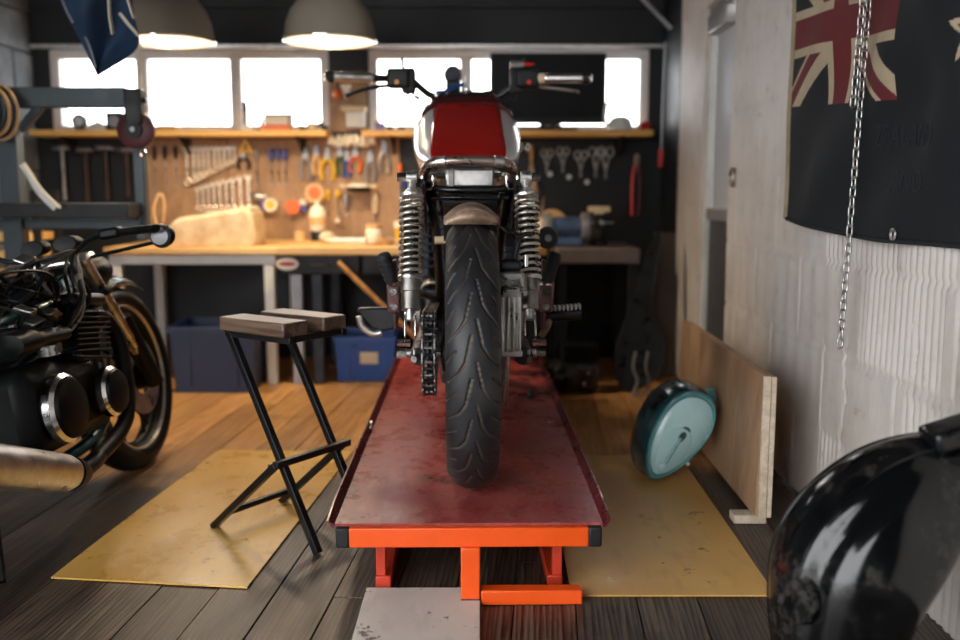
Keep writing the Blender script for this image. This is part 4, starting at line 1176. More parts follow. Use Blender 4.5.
for s in (-1, 1):
    fk = mk('fork_leg', G().cyl((s*.10, 1.41, .32), (s*.10, 1.13, .86), .020, n=14), M['steel'], lb)
    mk('fork_slider', G().cyl((s*.10, 1.44, .27), (s*.10, 1.30, .54), .029, n=14), M['black'], fk)
mk('lower_yoke', G().box((0, 1.21, .69), (.27, .08, .04), (.45, 0, 0)), M['black'], lb, bevel=.012)
mk('top_yoke', G().box((0, 1.13, .85), (.26, .08, .035), (.45, 0, 0)), M['brushed'], lb, bevel=.012)
mk('headlamp', G().lathe([(.02, -.09), (.07, -.07), (.09, -.02), (.092, .03), (.085, .045), (.01, .055)], 28, (0, 1.30, .78), 'y'), M['black'], lb)
for q in (-1, 1):
    mk('gauge', G().lathe([(.01, .05), (.034, .04), (.038, -.005), (.034, -.012), (.002, -.010)], 22, (q*.05, 1.16, .93), 'y'), M['black'], lb)
hb2 = mk('handlebar', G().tube(spline([(-.38, 1.00, .93), (-.24, 1.06, .94), (-.16, 1.09, .93), (-.08, 1.11, .88), (.08, 1.11, .88), (.16, 1.09, .93), (.24, 1.06, .94), (.38, 1.00, .93)], 5), .0115, 10), M['black'], lb)
for s in (-1, 1):
    gp = mk('grip', G().cyl((s*.27, 1.05, .938), (s*.39, .995, .928), .018, n=14), M['rubber'], hb2)
    mk('switch_pod', G().box((s*.235, 1.065, .94), (.06, .05, .05)), M['black'], hb2, bevel=.010)
    mk('lever', G().tube(spline([(s*.22, 1.10, .945), (s*.30, 1.10, .94), (s*.40, 1.05, .93)], 5), .006, 8), M['steel'], hb2)
ind = mk('turn_signal', G().lathe([(.012, .03), (.030, .024), (.034, .0), (.030, -.010), (.004, -.016)], 24, (.375, 1.06, .725), 'y'), M['dark_steel'], lb)
mk('signal_lens', G().lathe([(.024, -.0165), (.012, -.019), (.003, -.020)], 20, (.375, 1.06, .725), 'y'), M['tool_grey'], ind)
mk('signal_stalk', G().cyl((.12, 1.14, .85), (.36, 1.075, .872), .009, n=8), M['black'], lb)
mk('backbone', G().cyl((0, 1.10, .80), (0, .45, .74), .028, n=14), M['black'], lb)
mk('airbox', G().box((0, .50, .66), (.22, .22, .16)), M['black_matte'], lb, bevel=.02)
mk('battery', G().box((.04, .34, .66), (.16, .12, .15)), M['black'], lb, bevel=.008)
for q in range(3):
    mk('ignition_coil', G().cyl((.05, .70 + .10*q, .80), (.12, .70 + .10*q, .80), .022, n=12), M['dark_steel'], lb)
for q in range(9):
    r_ = random.Random(q + 70)
    x, y, z_ = .10 + .08*r_.random(), .50 + .55*r_.random(), .62 + .26*r_.random()
    mk('bracket', G().box((x, y, z_), (.03 + .03*r_.random(), .02 + .04*r_.random(), .02 + .03*r_.random()), (r_.random(), r_.random(), 0)), (M['black'], M['dull_steel'], M['steel'])[q % 3], lb, bevel=.004)
for q in range(14):
    r_ = random.Random(q + 200)
    p_ = [V(.06 + .12*r_.random(), .45 + .6*r_.random(), .60 + .30*r_.random()) for _ in range(4)]
    mk('wire', G().tube(spline(p_, 6), .004 + .003*r_.random(), 6), (M['black_matte'], M['black'], M['dull_steel'], M['dark_steel'])[q % 4], lb)
en2 = mk('engine', G().box((0, .78, .36), (.36, .40, .24)), M['black'], lb, bevel=.04)
for k in range(9):
    mk('cooling_fin', G().box((0, .90 + .006*k, .44 + .022*k), (.40, .18, .005), (-.2, 0, 0)), M['black'], en2, bevel=.001)
mk('cylinder_block', G().box((0, .93, .53), (.36, .13, .22), (-.2, 0, 0)), M['dark_steel'], en2, bevel=.012)
mk('cylinder_head', G().box((0, .97, .67), (.38, .17, .06), (-.2, 0, 0)), M['black'], en2, bevel=.015)
for y, z_, r, x in ((.70, .345, .078, .185), (.935, .335, .062, .19)):
    cv = mk('engine_cover', G().lathe([(r, 0), (r, .055), (r*.9, .068), (r*.5, .074), (.004, .075)], 32, (x-.03, y, z_), 'x'), M['black_matte'], en2)
    mk('chrome_ring', G().lathe([(r*1.02, .030), (r*1.10, .034), (r*1.10, .052), (r*.98, .060), (r*.98, .030)], 40, (x-.03, y, z_), 'x', closed=True), M['chrome'], cv)
for k, x in enumerate((.06, .15)):
    mk('exhaust_pipe', G().tube(spline([(x, 1.03, .60), (x, 1.10, .56), (x+.01, 1.13, .42), (x+.02, 1.06, .24), (.16, .88, .175), (.18, .68, .175)], 6), .022, 12), M['black'], lb)
mf = mk('muffler', G().tube([(.20, .70, .178), (.205, .66, .19), (.21, .61, .205), (.215, .30, .32), (.215, -.05, .43), (.215, -.07, .435)], [.024, .034, .046, .050, .050, .03], 22), M['brushed'], lb)
mk('heat_shield', G().tube([(.199, .715, .175), (.203, .68, .184), (.206, .64, .196)], [.026, .036, .044], 22), M['black_matte'], mf)
mk('side_stand', G().bar((.08, .52, .18), (.12, .43, .02), .022, .022), M['black'], lb, bevel=.004)
for s in (-1, 1):
    mk('frame_tube', G().tube(spline([(s*.05, 1.10, .78), (s*.12, .95, .70), (s*.14, .6, .66), (s*.13, .3, .62)], 5), .016, 10), M['teal_frame'], lb)
    mk('frame_tube', G().tube(spline([(s*.04, 1.12, .70), (s*.10, 1.09, .45), (s*.12, 1.02, .24), (s*.12, .7, .20), (s*.12, .45, .25)], 5), .017, 10), M['teal_frame'] if s > 0 else M['black'], lb)
mk('carburettor', G().cyl((.17, .80, .56), (.17, .66, .57), .034, n=16), M['dark_steel'], lb)
mk('carburettor_bowl', G().lathe([(.028, 0), (.03, .04), (.02, .05)], 16, (.17, .74, .49), 'z'), M['steel'], lb)
mk('air_filter', G().lathe([(.03, .0), (.05, -.02), (.045, -.10), (.01, -.105)], 20, (.17, .66, .57), 'y'), M['black_matte'], lb)
for k in range(7):
    r_ = random.Random(k)
    x = .14 + .05*r_.random()
    mk('cable', G().tube(spline([(x*.5, 1.12, .88), (x, 1.02 - .1*r_.random(), .76 + .05*r_.random()), (x + .02, .85 + .1*r_.random(), .62 + .06*r_.random()), (x*.8, .70 + .1*r_.random(), .50), (x*.5, .6, .45)], 6), .0055, 7), M['black_matte'] if k % 3 else M['dull_steel'], lb)
for k in range(10):
    r_ = random.Random(k + 40)
    y, z_ = .55 + .5*r_.random(), .42 + .32*r_.random()
    mk('engine_bolt', G().cyl((.185, y, z_), (.20, y, z_), .008, n=6), M['chrome'], en2)
mk('seat', G().loft([[(hx*math.cos(2*PI*k/16), y, zc + hz*math.sin(2*PI*k/16)) for k in range(16)] for y, hx, hz, zc in ((-.15,.07,.03,.76),(-.1,.12,.04,.76),(.1,.12,.04,.75),(.2,.06,.02,.75))]), M['black_matte'], lb, smooth=80)
for s in (-1, 1):
    mk('shock_absorber', G().cyl((s*.14, .02, .33), (s*.14, .16, .68), .026, n=12), M['dark_steel'], lb)
    mk('swingarm', G().cyl((s*.12, -.03, .31), (s*.10, .5, .33), .022, n=10), M['black'], lb)

# this machine is low: its bars, tank and seat sit close above the engine
M['lb_black'] = mat('shaded_black', lin(6,8,10), .45, 0, .3, 14, spec=.22)  # darker black here: the shade on its near side is in the colour
for o in lb.children_recursive:
    if o.type != 'MESH': continue
    if o.data.materials and o.data.materials[0] in (M['black'], M['black_matte'], M['dark_steel'], M['rubber']): o.data.materials[0] = M['lb_black']
    if o.parent in (rw_, fw2) or o.name.split('.')[0] in ('rear_tyre', 'front_tyre', 'front_fender', 'rim_ring', 'brake_disc', 'turn_signal', 'signal_lens'): continue
    for vt in o.data.vertices:
        if vt.co.z > .45: vt.co.z = .45 + (vt.co.z - .45) * .62

# ================================================================== LEFT: grey steel frame, reel, cloth
gy = 3.62
fr = thing('steel_frame', 'blue-grey steel frame with braced crossbeam standing before the left window', 'frame', (P(14,200,gy).x, gy, 0))
ox = P(14,200,gy).x
def gx(px): return P(px,150,gy).x - ox
def gz(py): return P(60,py,gy).z
mk('upright', G().box((0, 0, gz(88)/2), (.075, .06, gz(88))), M['grey_frame'], fr, bevel=.004)
mk('upright', G().box((-1.0+.45, .0, gz(88)/2), (.06, .06, gz(88))), M['grey_frame'], fr, bevel=.004)
mk('upright', G().box((gx(136), .04, (gz(105)+gz(240))/2), (.042, .05, gz(105)-gz(240))), M['grey_frame'], fr, bevel=.004)
mk('crossbeam', G().box(((gx(-130)+gx(132))/2, -.005, gz(98)), (gx(132)-gx(-130), .065, gz(88)-gz(108))), M['grey_frame'], fr, bevel=.004)
mk('brace', G().bar((gx(22), -.0, gz(130)), (gx(46), 0, gz(104)), .03, .035, up=(0,1,0)), M['grey_frame'], fr, bevel=.003)
mk('tool_rail', G().box(((gx(-60)+gx(137))/2, -.05, gz(210)), (gx(137)-gx(-60), .16, gz(203)-gz(217))), M['black_matte'], fr, bevel=.004)
mk('lower_rail', G().box(((gx(-60)+gx(137))/2, .02, gz(224)), (gx(137)-gx(-60), .05, .035)), M['grey_frame'], fr, bevel=.003)
rl = thing('grinding_reel', 'dark maroon disc on a black bracket at the end of the grey crossbeam', 'reel', P(136, 130, 3.56))
mk('disc', G().lathe([(.004, -.014), (.062, -.014), (.070, -.008), (.070, .008), (.062, .014), (.004, .014)], 36, (0, 0, 0), 'y'), M['maroon'], rl)
mk('hub', G().lathe([(.030, -.03), (.030, .02), (.01, .022)], 24, (0, 0, 0), 'y'), M['black_matte'], rl)
mk('hub_bolt', G().cyl((0, -.032, 0), (0, -.04, 0), .009, n=10), M['tool_grey'], rl)
mk('bracket', G().box((.0, .0, .085), (.066, .055, .13)), M['black_matte'], rl, bevel=.008)
mk('bracket_arm', G().box((0, -.020, .035), (.034, .012, .10)), M['black_matte'], rl, bevel=.006)
mk('clamp_screw', G().cyl((.033, 0, .11), (.046, 0, .11), .012, n=8), M['black'], rl)
mk('snap_hook', G().tube([(.02 + .010*math.cos(a*PI/6), 0, -.085 + .014*math.sin(a*PI/6)) for a in range(12)], .004, 8, True), M['chrome'], rl)
t = thing('wooden_pole', 'slim pale wooden stick rising from the end of the crossbeam', 'pole', P(140, 88, 3.60))
mk('shaft', G().cyl((0, 0, .0), (.002, 0, .145), .011, .010, n=10), M['cream'], t)
mk('tip', G().ell((.002, 0, .15), (.013, .013, .018), 12, 8), M['cream'], t)
# navy cloth
M['navy_cloth'] = mat('navy_cloth', lin(14,44,72), .75, 0, .25, 4, bump=.05)
Yc = 3.15
cl = thing('hanging_cloth', 'navy flag with pale strokes hanging from the ceiling, top left', 'flag', P(95, -60, Yc))
co_ = P(95, -60, Yc)
Lb = spline([(30,-110,0),(48,-40,0),(62,5,0),(80,40,0),(97,75,0)], 6); Rb = spline([(112,-110,0),(126,-40,0),(134,15,0),(137,48,0),(98,75.5,0)], 6)
def cl_pos(u, v, off=0):
    i = v*(len(Lb)-1); k = min(int(i), len(Lb)-2); f = i - k
    a = Lb[k].lerp(Lb[k+1], f); b = Rb[k].lerp(Rb[k+1], f); p = a.lerp(b, u)
    d_ = Yc + .03*math.sin(u*7 + v*5) + .035*math.sin(v*9 + u*2.5) - off
    return P(p.x, p.y, d_) - co_
mk('cloth', G().grid(lambda u, v: cl_pos(u, v), 40, 48), M['navy_cloth'], cl, smooth=180, solid=.002)
def cl_stroke(u0, v0, u1, v1, wd=.010):
    return G().tube([cl_pos(u0 + (u1-u0)*t/12, v0 + (v1-v0)*t/12, .006) for t in range(13)], wd, 6, sq=(.3, 1))
for a in ((.74, .30, .60, .66, .013), (.80, .50, .98, .64, .011), (.90, .30, .99, .52, .011), (.03, .42, .04, .62, .005), (.12, .72, .16, .93, .005)):
    mk('stroke', cl_stroke(*a), M['cream'] if a[4] > .006 else M['tool_grey'], cl)
mk('hanging_cord', G().cyl((-.12, 0, CZ-co_.z), (-.16, 0, -.0), .003, n=6), M['black_matte'], cl)
mk('hanging_cord', G().cyl((.1, 0, CZ-co_.z), (.05, 0, -.0), .003, n=6), M['black_matte'], cl)
# white bent strip, hose coil and timber at the far left
pa, pb = P(28, 172, 3.47), P(56, 208, 3.46)
t = thing('white_strip', 'white curved plastic strip leaning on the grey frame', 'strip', pb)
mk('strip', G().tube(spline([pa - pb + V(-.02,0,.03), pa - pb, (pa-pb)*.5 + V(-.01, 0, -.006), V(0,0,0)], 6), .014, 8, sq=(1, .3)), M['white_paint'], t)
mk('strip_lip', G().tube(spline([pa - pb + V(-.01,-.01,.03), (pa-pb)*.5 + V(.004, -.01, 0), V(.02,-.01,0)], 6), .006, 8), M['cream'], t)
t = thing('hose_coil', 'coiled tan hose hanging on the grey upright at the left edge', 'hose', P(-4, 112, 3.48))
for k in range(4):
    mk('hose_turn', G().tube([((.045 + .006*k)*math.cos(a*PI/12), .02*k - .03, (.075 + .006*k)*math.sin(a*PI/12)) for a in range(24)], .010, 8, True), M['tape_tan'] if k % 2 else M['dark_steel'], t)
tz = P(25, 300, 4.25)
for k in range(4):
    y_ = P(25, 236 + 17*k, 4.25).z
    lab = ['topmost', 'second', 'third', 'lowest'][k]
    o = mk('timber_offcut', G().box((0, 0, 0), (.19 - .02*k, .30, .034)), M['bench_top'], None, (P(24 - k, 236 + 17*k, 4.25).x, 4.25, y_), bevel=.003)
    tag(o, f'{lab} of the short timber pieces racked at the far left behind the parked motorcycle', 'timber', 'timber pieces racked at the far left')
rk = thing('timber_rack', 'dark upright rack holding short timber at the far left', 'rack', (P(24,260,4.25).x, 4.25, 0))
for s in (-1, 1):
    mk('post', G().box((s*.115, -.10, .45), (.03, .03, .90)), M['black_matte'], rk)
    mk('post', G().box((s*.115, .10, .45), (.03, .03, .90)), M['black_matte'], rk)
for k in range(4):
    y_ = P(25, 236 + 17*k, 4.25).z
    for yy in (-.10, .10):
        mk('rung', G().box((0, yy, y_-.024), (.24, .02, .012)), M['black_matte'], rk)

# ================================================================== WORKBENCHES
bz = .640
wx0, wx1 = -1.72, -.925
wb1 = thing('workbench', 'workbench with plywood top on a white steel frame', 'workbench', ((wx0+wx1)/2, 4.62, 0))
hw_ = (wx1-wx0)/2
mk('worktop', G().box((0, -.03, bz-.016), (2*hw_ + .0, .66, .032)), M['bench_top'], wb1, bevel=.004)
mk('front_rail', G().box((0, -.32, bz-.058), (2*hw_-.03, .035, .042)), M['white_paint'], wb1, bevel=.003)
mk('rear_rail', G().box((0, .25, bz-.058), (2*hw_-.03, .035, .042)), M['white_paint'], wb1, bevel=.003)
for s in (-1, 1):
    for yy in (-.32, .25):
        mk('leg', G().box((s*(hw_-.045), yy, (bz-.079)/2), (.046, .046, bz-.079)), M['white_paint'], wb1, bevel=.003)
wx2, wx3 = -.915, .30
wb2 = thing('workbench', 'workbench with plywood top over black drawers, behind the motorcycle', 'workbench', ((wx2+wx3)/2, 4.58, 0))
hw2 = (wx3-wx2)/2
mk('worktop', G().box((0, -.03, bz-.012), (2*hw2, .72, .036), (0, 0, 0)), M['bench_top'], wb2, bevel=.004)
for k in range(3):
    dw = mk('drawer', G().box((-hw2 + .19 + k*.37, -.34, bz-.075), (.355, .03, .085)), M['black_matte'], wb2, bevel=.004)
    mk('drawer_pull', G().tube(spline([(-hw2 + .15 + k*.37, -.356, bz-.075), (-hw2 + .16 + k*.37, -.372, bz-.075), (-hw2 + .22 + k*.37, -.372, bz-.075), (-hw2 + .23 + k*.37, -.356, bz-.075)], 4), .004, 8), M['dull_steel'], dw)
    if k == 0:
        stx = P(287, 266, 4.22).x - (wx2+wx3)/2
        sk = mk('oval_sticker', G().prism([(stx + .052*math.cos(a*PI/12), bz-.072 + .028*math.sin(a*PI/12)) for a in range(24)], .002, Matrix.Translation((0, -.357, 0))), M['cream'], dw)
        mk('sticker_band', G().prism([(stx + .040*math.cos(a*PI/12), bz-.072 + .010*math.sin(a*PI/12)) for a in range(24)], .002, Matrix.Translation((0, -.3585, 0))), M['red_plastic'], dw)
mk('drawer_carcass', G().box((0, 0, bz-.078), (2*hw2-.04, .62, .092)), M['black_matte'], wb2)
for x in (-hw2+.07, -hw2+.165, hw2-.05):
    for yy in (-.28, .26):
        mk('leg', G().box((x, yy, (bz-.12)/2), (.05, .05, bz-.12)), M['tool_grey'] if x < -hw2+.1 and yy < 0 else M['dark_steel'], wb2, bevel=.003)
M['stone_top'] = mat('grey_bench_top', lin(112,102,96), .6, 0, .2, 10)
wb3 = thing('grinder_bench', 'low grey-topped bench in the dark corner carrying the bench grinder', 'bench', (.56, 4.66, 0))
mk('worktop', G().box((0, 0, .590), (.40, .50, .075)), M['stone_top'], wb3, bevel=.008)
for sx in (-1, 1):
    for sy in (-1, 1):
        mk('leg', G().box((sx*.17, sy*.21, .276), (.05, .05, .552)), M['black_matte'], wb3, bevel=.003)
# --- shelves
for (a, b, lab) in ((35, 328, 'long pine shelf under the left window'), (363, 651, 'pine shelf under the right window, behind the handlebar')):
    x0, x1 = P(a, 133, 4.85).x, P(b, 133, 4.85).x
    s_ = thing('wall_shelf', lab, 'shelf', ((x0+x1)/2, 4.88, 1.185))
    mk('board', G().box((0, 0, 0), (x1-x0, .20, .030)), M['pine'], s_, bevel=.003)
    for q in (-.8, 0, .8):
        mk('shelf_bracket', G().prism([(-.09, -.016), (.095, -.016), (.095, -.10), (.085, -.10)], .012, Matrix.Translation((q*(x1-x0)/2, 0, 0)) @ Matrix.Rotation(PI/2, 4, 'Z')), M['black_matte'], s_)
SZ = 1.201                                     # top of the shelves
# --- pegboard
x0, x1 = P(143, 190, 4.97).x, P(400, 190, 4.97).x
pb_ = thing('pegboard', 'brown hardboard tool panel behind the workbenches', 'pegboard', ((x0+x1)/2, 4.985, .90))
for k in range(3):
    a = x0 + (x1-x0)*k/3; b = x0 + (x1-x0)*(k+1)/3
    mk('panel', G().box(((a+b)/2 - (x0+x1)/2, 0, 0), (b-a-.004, .018, .53)), M['pegboard'], pb_, bevel=.002)
x0, x1 = P(329, 100, 4.98).x, P(367, 100, 4.98).x
o = mk('backing_board', G().box((0, 0, 0), (x1-x0, .016, P(340,72,4.98).z - SZ)), M['pegboard'], None, ((x0+x1)/2, 4.99, (P(340,72,4.98).z + SZ)/2), bevel=.002)
tag(o, 'brown board on the pier between the two windows', 'board')

# ================================================================== TOOLS
def wrench(px, py0, py1, label, group, Y=4.955, wide=.030, dark=False):
    a, b = P(px, py0, Y), P(px, py1, Y); L = a.z - b.z
    t = thing('wrench', label, 'wrench', a, group=group)
    m_ = M['tool_bright']
    mk('shank', G().box((0, 0, -L/2), (wide*.42, .006, L - wide)), m_, t, bevel=.002)
    mk('open_jaw', G().prism([(-wide*.3, -wide*.9), (-wide*.55, -wide*.35), (-wide*.42, .0), (-wide*.2, 0), (-wide*.2, -wide*.4), (wide*.2, -wide*.4), (wide*.2, 0), (wide*.42, 0), (wide*.55, -wide*.35), (wide*.3, -wide*.9)], .008), m_, t, bevel=.001)
    mk('ring_end', G().tube([(wide*.42*math.cos(q*PI/8), 0, -L + wide*.46*math.sin(q*PI/8)) for q in range(16)], wide*.24, 8, True), m_, t)
    return t
ux = [186, 193, 198, 203, 208, 214, 219, 224, 229, 234]
for i, x in enumerate(ux):
    lab = 'longest wrench, at the left end of the upper wrench row' if i == 0 else ('shortest wrench, at the right end of the upper wrench row' if i == 9 else f'{ORD[i]} wrench from the left in the upper wrench row')
    wrench(x, 146, 182 - i*2.3, lab, 'upper row of hanging wrenches', wide=.034 - i*.0012)
lx_ = [197, 202.5, 208, 213.5, 219.5, 226, 232.5, 240, 248]
for i, x in enumerate(lx_):
    lab = 'shortest wrench at the left end of the lower wrench row' if i == 0 else ('longest wrench at the right end of the lower wrench row' if i == 8 else f'{ORD[i]} wrench from the left in the lower wrench row')
    wrench(x, 187 - i*1.6, 209, lab, 'lower row of hanging wrenches', wide=.026 + i*.001)
def driver(px, py0, py1, hcol, label, group, hl=.4, r=.010, Y=4.955, name='screwdriver'):
    a, b = P(px, py0, Y), P(px, py1, Y); L = a.z - b.z
    t = thing(name, label, 'screwdriver', a, group=group)
    mk('handle', G().tube([(0,0,0), (0,0,-.006), (0,0,-L*hl*.5), (0,0,-L*hl*.9), (0,0,-L*hl)], [r*.6, r, r*1.1, r*.8, r*.55], 10), hcol, t)
    mk('blade', G().cyl((0,0,-L*hl), (0,0,-L), r*.35, n=8), M['steel'], t)
    mk('tip', G().box((0,0,-L), (r*.8, r*.25, .008)), M['steel'], t)
    return t
for i, x in enumerate((154, 164.5, 175)):
    driver(x, 146, 194 - 3*i, M['dark_steel'], f'{["left","middle","right"][i]} of three long thin drivers left of the wrenches', 'long thin drivers', .3, .009)
for i, x in enumerate((271, 278, 285)):
    driver(x, 149, 184, M['tool_blue'], f'{["left","middle","right"][i]} of three blue-handled screwdrivers above the tape rolls', 'blue-handled screwdrivers', .32, .012)
driver(256, 149, 186, M['tool_grey'], 'grey-handled screwdriver right of the yellow warning triangle', 'loose screwdrivers', .25, .012)
driver(327.5, 190, 225, M['yellow_plastic'], 'short yellow-handled screwdriver right of the tan tape roll', 'loose screwdrivers', .3, .012)
driver(337.5, 190, 216, M['yellow_plastic'], 'yellow-handled screwdriver above the white knob', 'loose screwdrivers', .3, .012)
driver(375, 192, 224, M['beige'], 'cream-handled chisel hung point down under the dark sander', 'loose screwdrivers', .66, .017)
driver(346, 193, 214, M['tool_grey'], 'stubby grey tool hung left of the cream-handled chisel', 'loose screwdrivers', .75, .014)
driver(400, 163, 196, M['orange_plastic'], 'orange-handled driver hung beside the left shock absorber', 'loose screwdrivers', .35, .010)
driver(404, 172, 200, M['tool_blue'], 'dark blue driver hung behind the left shock absorber', 'loose screwdrivers', .6, .012)
# warning triangle
t = thing('warning_triangle', 'small yellow warning triangle hung under the shelf', 'sign', P(245.5, 146, 4.95))
w3 = .045
mk('plate', G().prism([(-w3, -.035), (w3, -.035), (0, .042)], .004), M['yellow_plastic'], t)
mk('mark', G().prism([(-.004, -.022), (.004, -.022), (.006, .018), (-.006, .018)], .005), M['black_matte'], t)
def pliers(px, py, h_px, col, label, group='pliers on the tool panel', Y=4.955, spread=.030, head=M['tool_grey']):
    a = P(px, py, Y); L = P(px, py, Y).z - P(px, py + h_px, Y).z
    t = thing('pliers', label, 'pliers', a, group=group)
    mk('jaws', G().prism([(-.010, 0), (.010, 0), (.017, -L*.28), (.014, -L*.40), (-.014, -L*.40), (-.017, -L*.28)], .012), head, t, bevel=.002)
    mk('pivot', G().cyl((0, -.010, -L*.34), (0, .006, -L*.34), .009, n=12), M['tool_grey'], t)
    for s in (-1, 1):
        mk('handle', G().tube(spline([(s*.008, 0, -L*.36), (s*spread*.7, 0, -L*.5), (s*spread, 0, -L*.7), (s*spread*.75, 0, -L)], 4), .0095, 8), col, t)
    return t
pliers(243, 151, 18, M['black_matte'], 'black-handled pliers directly under the yellow triangle')
pliers(305, 146, 34, M['tool_grey'], 'large grey pliers just right of the blue screwdrivers', spread=.025)
pliers(316, 145, 30, M['tape_tan'], 'slim tan-handled pliers left of the yellow-handled pair', spread=.018)
pliers(327, 147, 33, M['yellow_plastic'], 'bright yellow-handled pliers spread wide on the tool panel', spread=.036)
pliers(340, 145, 30, M['green_plastic'], 'green-handled pliers between the two yellow pairs', spread=.018)
pliers(347, 150, 27, M['tool_blue'], 'blue-handled snips next to the green pliers', spread=.016)
pliers(355, 147, 26, M['orange_plastic'], 'orange-yellow handled pliers under the paper roll', spread=.030)
pliers(370, 150, 32, M['tool_grey'], 'angled grey pliers right of the orange pair', spread=.022)
pliers(384, 140, 33, M['brushed'], 'bright steel pliers near the second shelf end', spread=.024)
# rolls of tape and round things
def roll(px, py, r, col, core, label, Y=4.94, wd=.035):
    t = thing('tape_roll', label, 'tape roll', P(px, py, Y), group='rolls on the tool panel')
    mk('tape', G().lathe([(r*.62, -wd/2), (r, -wd/2), (r, wd/2), (r*.62, wd/2)], 28, (0,0,0), 'y', closed=True), col, t)
    mk('core', G().lathe([(r*.60, -wd/2+.006), (r*.60, wd/2), (.003, wd/2), (.003, -wd/2+.007)], 24, (0,0,0), 'y'), core, t)
    return t
roll(315, 193, .052, M['tape_tan'], M['orange_plastic'], 'wide tan tape roll with orange core on the tool panel')
roll(293, 207, .038, M['orange_plastic'], M['orange_plastic'], 'orange tape roll left of the tan roll')
roll(271, 205, .036, M['cream'], M['yellow_plastic'], 'cream roll with yellow core right of the beige cushion')
t = thing('hand_drill', 'small steel hand drill hung above the cream roll', 'drill', P(259, 197, 4.94))
mk('body', G().tube([(-.035,0,.004), (-.02,0,.004), (.02,0,0), (.04,0,0)], [.014,.02,.02,.012], 14), M['steel'], t)
mk('handle', G().tube([(.01,0,-.01), (.015,0,-.05), (.02,0,-.075)], [.012,.011,.013], 10), M['purple_plastic'], t)
t = thing('white_clamp', 'small white clamp tucked left of the tan tape roll', 'clamp', P(303, 205, 4.94))
mk('jaw', G().box((0,0,.014), (.035, .02, .03)), M['cream'], t, bevel=.006)
mk('grip', G().box((.004,0,-.018), (.03, .02, .035)), M['tool_blue'], t, bevel=.006)
t = thing('belt_sander', 'dark oval sander with white top hung on the tool panel', 'sander', P(359, 189, 4.895))
mk('pad', G().lathe([(.004, -.016), (.060, -.014), (.070, 0), (.062, .010)], 28, (0,0,0), 'z'), M['black'], t)
mk('top_cover', G().lathe([(.062, .010), (.055, .024), (.03, .030), (.004, .030)], 28, (0,0,0), 'z'), M['cream'], t)
for s in (-1, 1):
    mk('side_knob', G().ell((s*.078, 0, .014), (.022, .016, .013)), M['beige'], t)
t = thing('paper_roll', 'crumpled pale paper sheets pinned above the pliers', 'paper', P(349, 140, 4.93))
for k in range(5):
    r_ = random.Random(k)
    mk('sheet', G().grid(lambda u, v, k=k, r_=r_: (-.11 + .045*k + .07*u, -.01*k + .012*math.sin(6*u + k) , -.03 + .05*v + .01*math.sin(8*u + 2*k)), 8, 4), M['cream'], t, solid=.002)
t = thing('hanging_ball', 'round white knob hanging low on the tool panel', 'knob', P(337.5, 221, 4.94))
mk('ball', G().ell((0,0,0), (.015,.015,.015)), M['cream'], t)
mk('string', G().cyl((0,0,.012), (0,0,.06), .002, n=6), M['cream'], t)
for px, ln, lab in ((370, 26, 'left'), (397, 22, 'right')):
    pass
M['brown_board_d'] = wood('shaded_hammer_handle', lin(48,34,24), lin(84,60,42), 'z', 30, .5)  # handle wood darkened: the dimness of this corner is put in its colour
# left dark part of the wall: hanging spanners and hammers
for i, (px, y0, y1, nm) in enumerate(((62, 148, 200, 'second'), (85, 150, 202, 'third'), (105, 148, 200, 'fourth'), (126, 150, 196, 'fifth'))):
    a = P(px, y0, 4.95); L = a.z - P(px, y1, 4.95).z
    t = thing('hammer', f'{["first","second","third","last"][i]} long hammer from the left on the dark wall behind the grey frame', 'hammer', a, group='hammers on the dark wall')
    mk('head', G().tube([(-.05,0,0), (-.045,0,0), (-.02,0,0), (.02,0,0), (.05,0,-.008)], [.012,.015,.012,.012,.004], 10), M['dull_steel'], t)
    mk('handle', G().tube([(0,0,.012), (0,0,-L*.6), (0,0,-L)], [.010,.009,.013], 10), M['brown_board_d'] if i > 0 else M['dull_steel'], t)
# right dark wall: shears, rings, trowel, bolt cutter
def shears(px, py, label, s=1.0):
    t = thing('shears', label, 'shears', P(px, py, 4.95), group='ring-handled shears on the dark wall')
    for q in (-1, 1):
        mk('ring_handle', G().tube([(q*.016*s + .014*s*math.cos(a*PI/8), 0, .0 + .020*s*math.sin(a*PI/8)) for a in range(16)], .0042*s, 8, True), M['dull_steel'], t)
        mk('blade', G().prism([(q*.010*s, -.018*s), (q*.018*s, -.020*s), (-q*.004*s, -.11*s), (-q*.007*s, -.10*s)], .005), M['dull_steel'], t)
    mk('pivot', G().cyl((0, -.006, -.052*s), (0, .006, -.052*s), .006, n=10), M['chrome'], t)
shears(547, 153, 'first ring-handled shears right of the trowel'); shears(563, 151, 'second ring-handled shears right of the trowel', 1.05); shears(581, 155, 'third ring-handled shears right of the trowel', 1.1)
shears(596, 152, 'fourth ring-handled shears right of the trowel', 1.25); shears(606, 152, 'last ring-handled shears in the row, nearest the red cutter', 1.3)
for i, (px, py) in enumerate(((550, 174), (569, 177), (587, 182))):
    t = thing('brass_disc', f'{["left","middle","right"][i]} of three small metal discs pinned below the shears', 'disc', P(px, py, 4.96), group='metal discs below the shears')
    mk('plate', G().lathe([(.003, -.004), (.012, -.004), (.014, .0), (.012, .004), (.003, .004)], 20, (0,0,0), 'y'), M['brushed'], t)
    mk('pin', G().cyl((0, .004, 0), (0, -.008, 0), .003, n=8), M['steel'], t)
t = thing('plastering_trowel', 'wooden-handled trowel with pale blade hung beside the tank', 'trowel', P(531.5, 144, 4.95))
mk('handle', G().tube([(0,0,0), (0,0,-.02), (0,0,-.07), (0,0,-.10)], [.008,.013,.011,.007], 12), M['wood_handle'], t)
mk('blade', G().prism([(-.008, -.10), (.008, -.10), (.042, -.26), (-.042, -.26)], .004), M['rust_metal'], t)
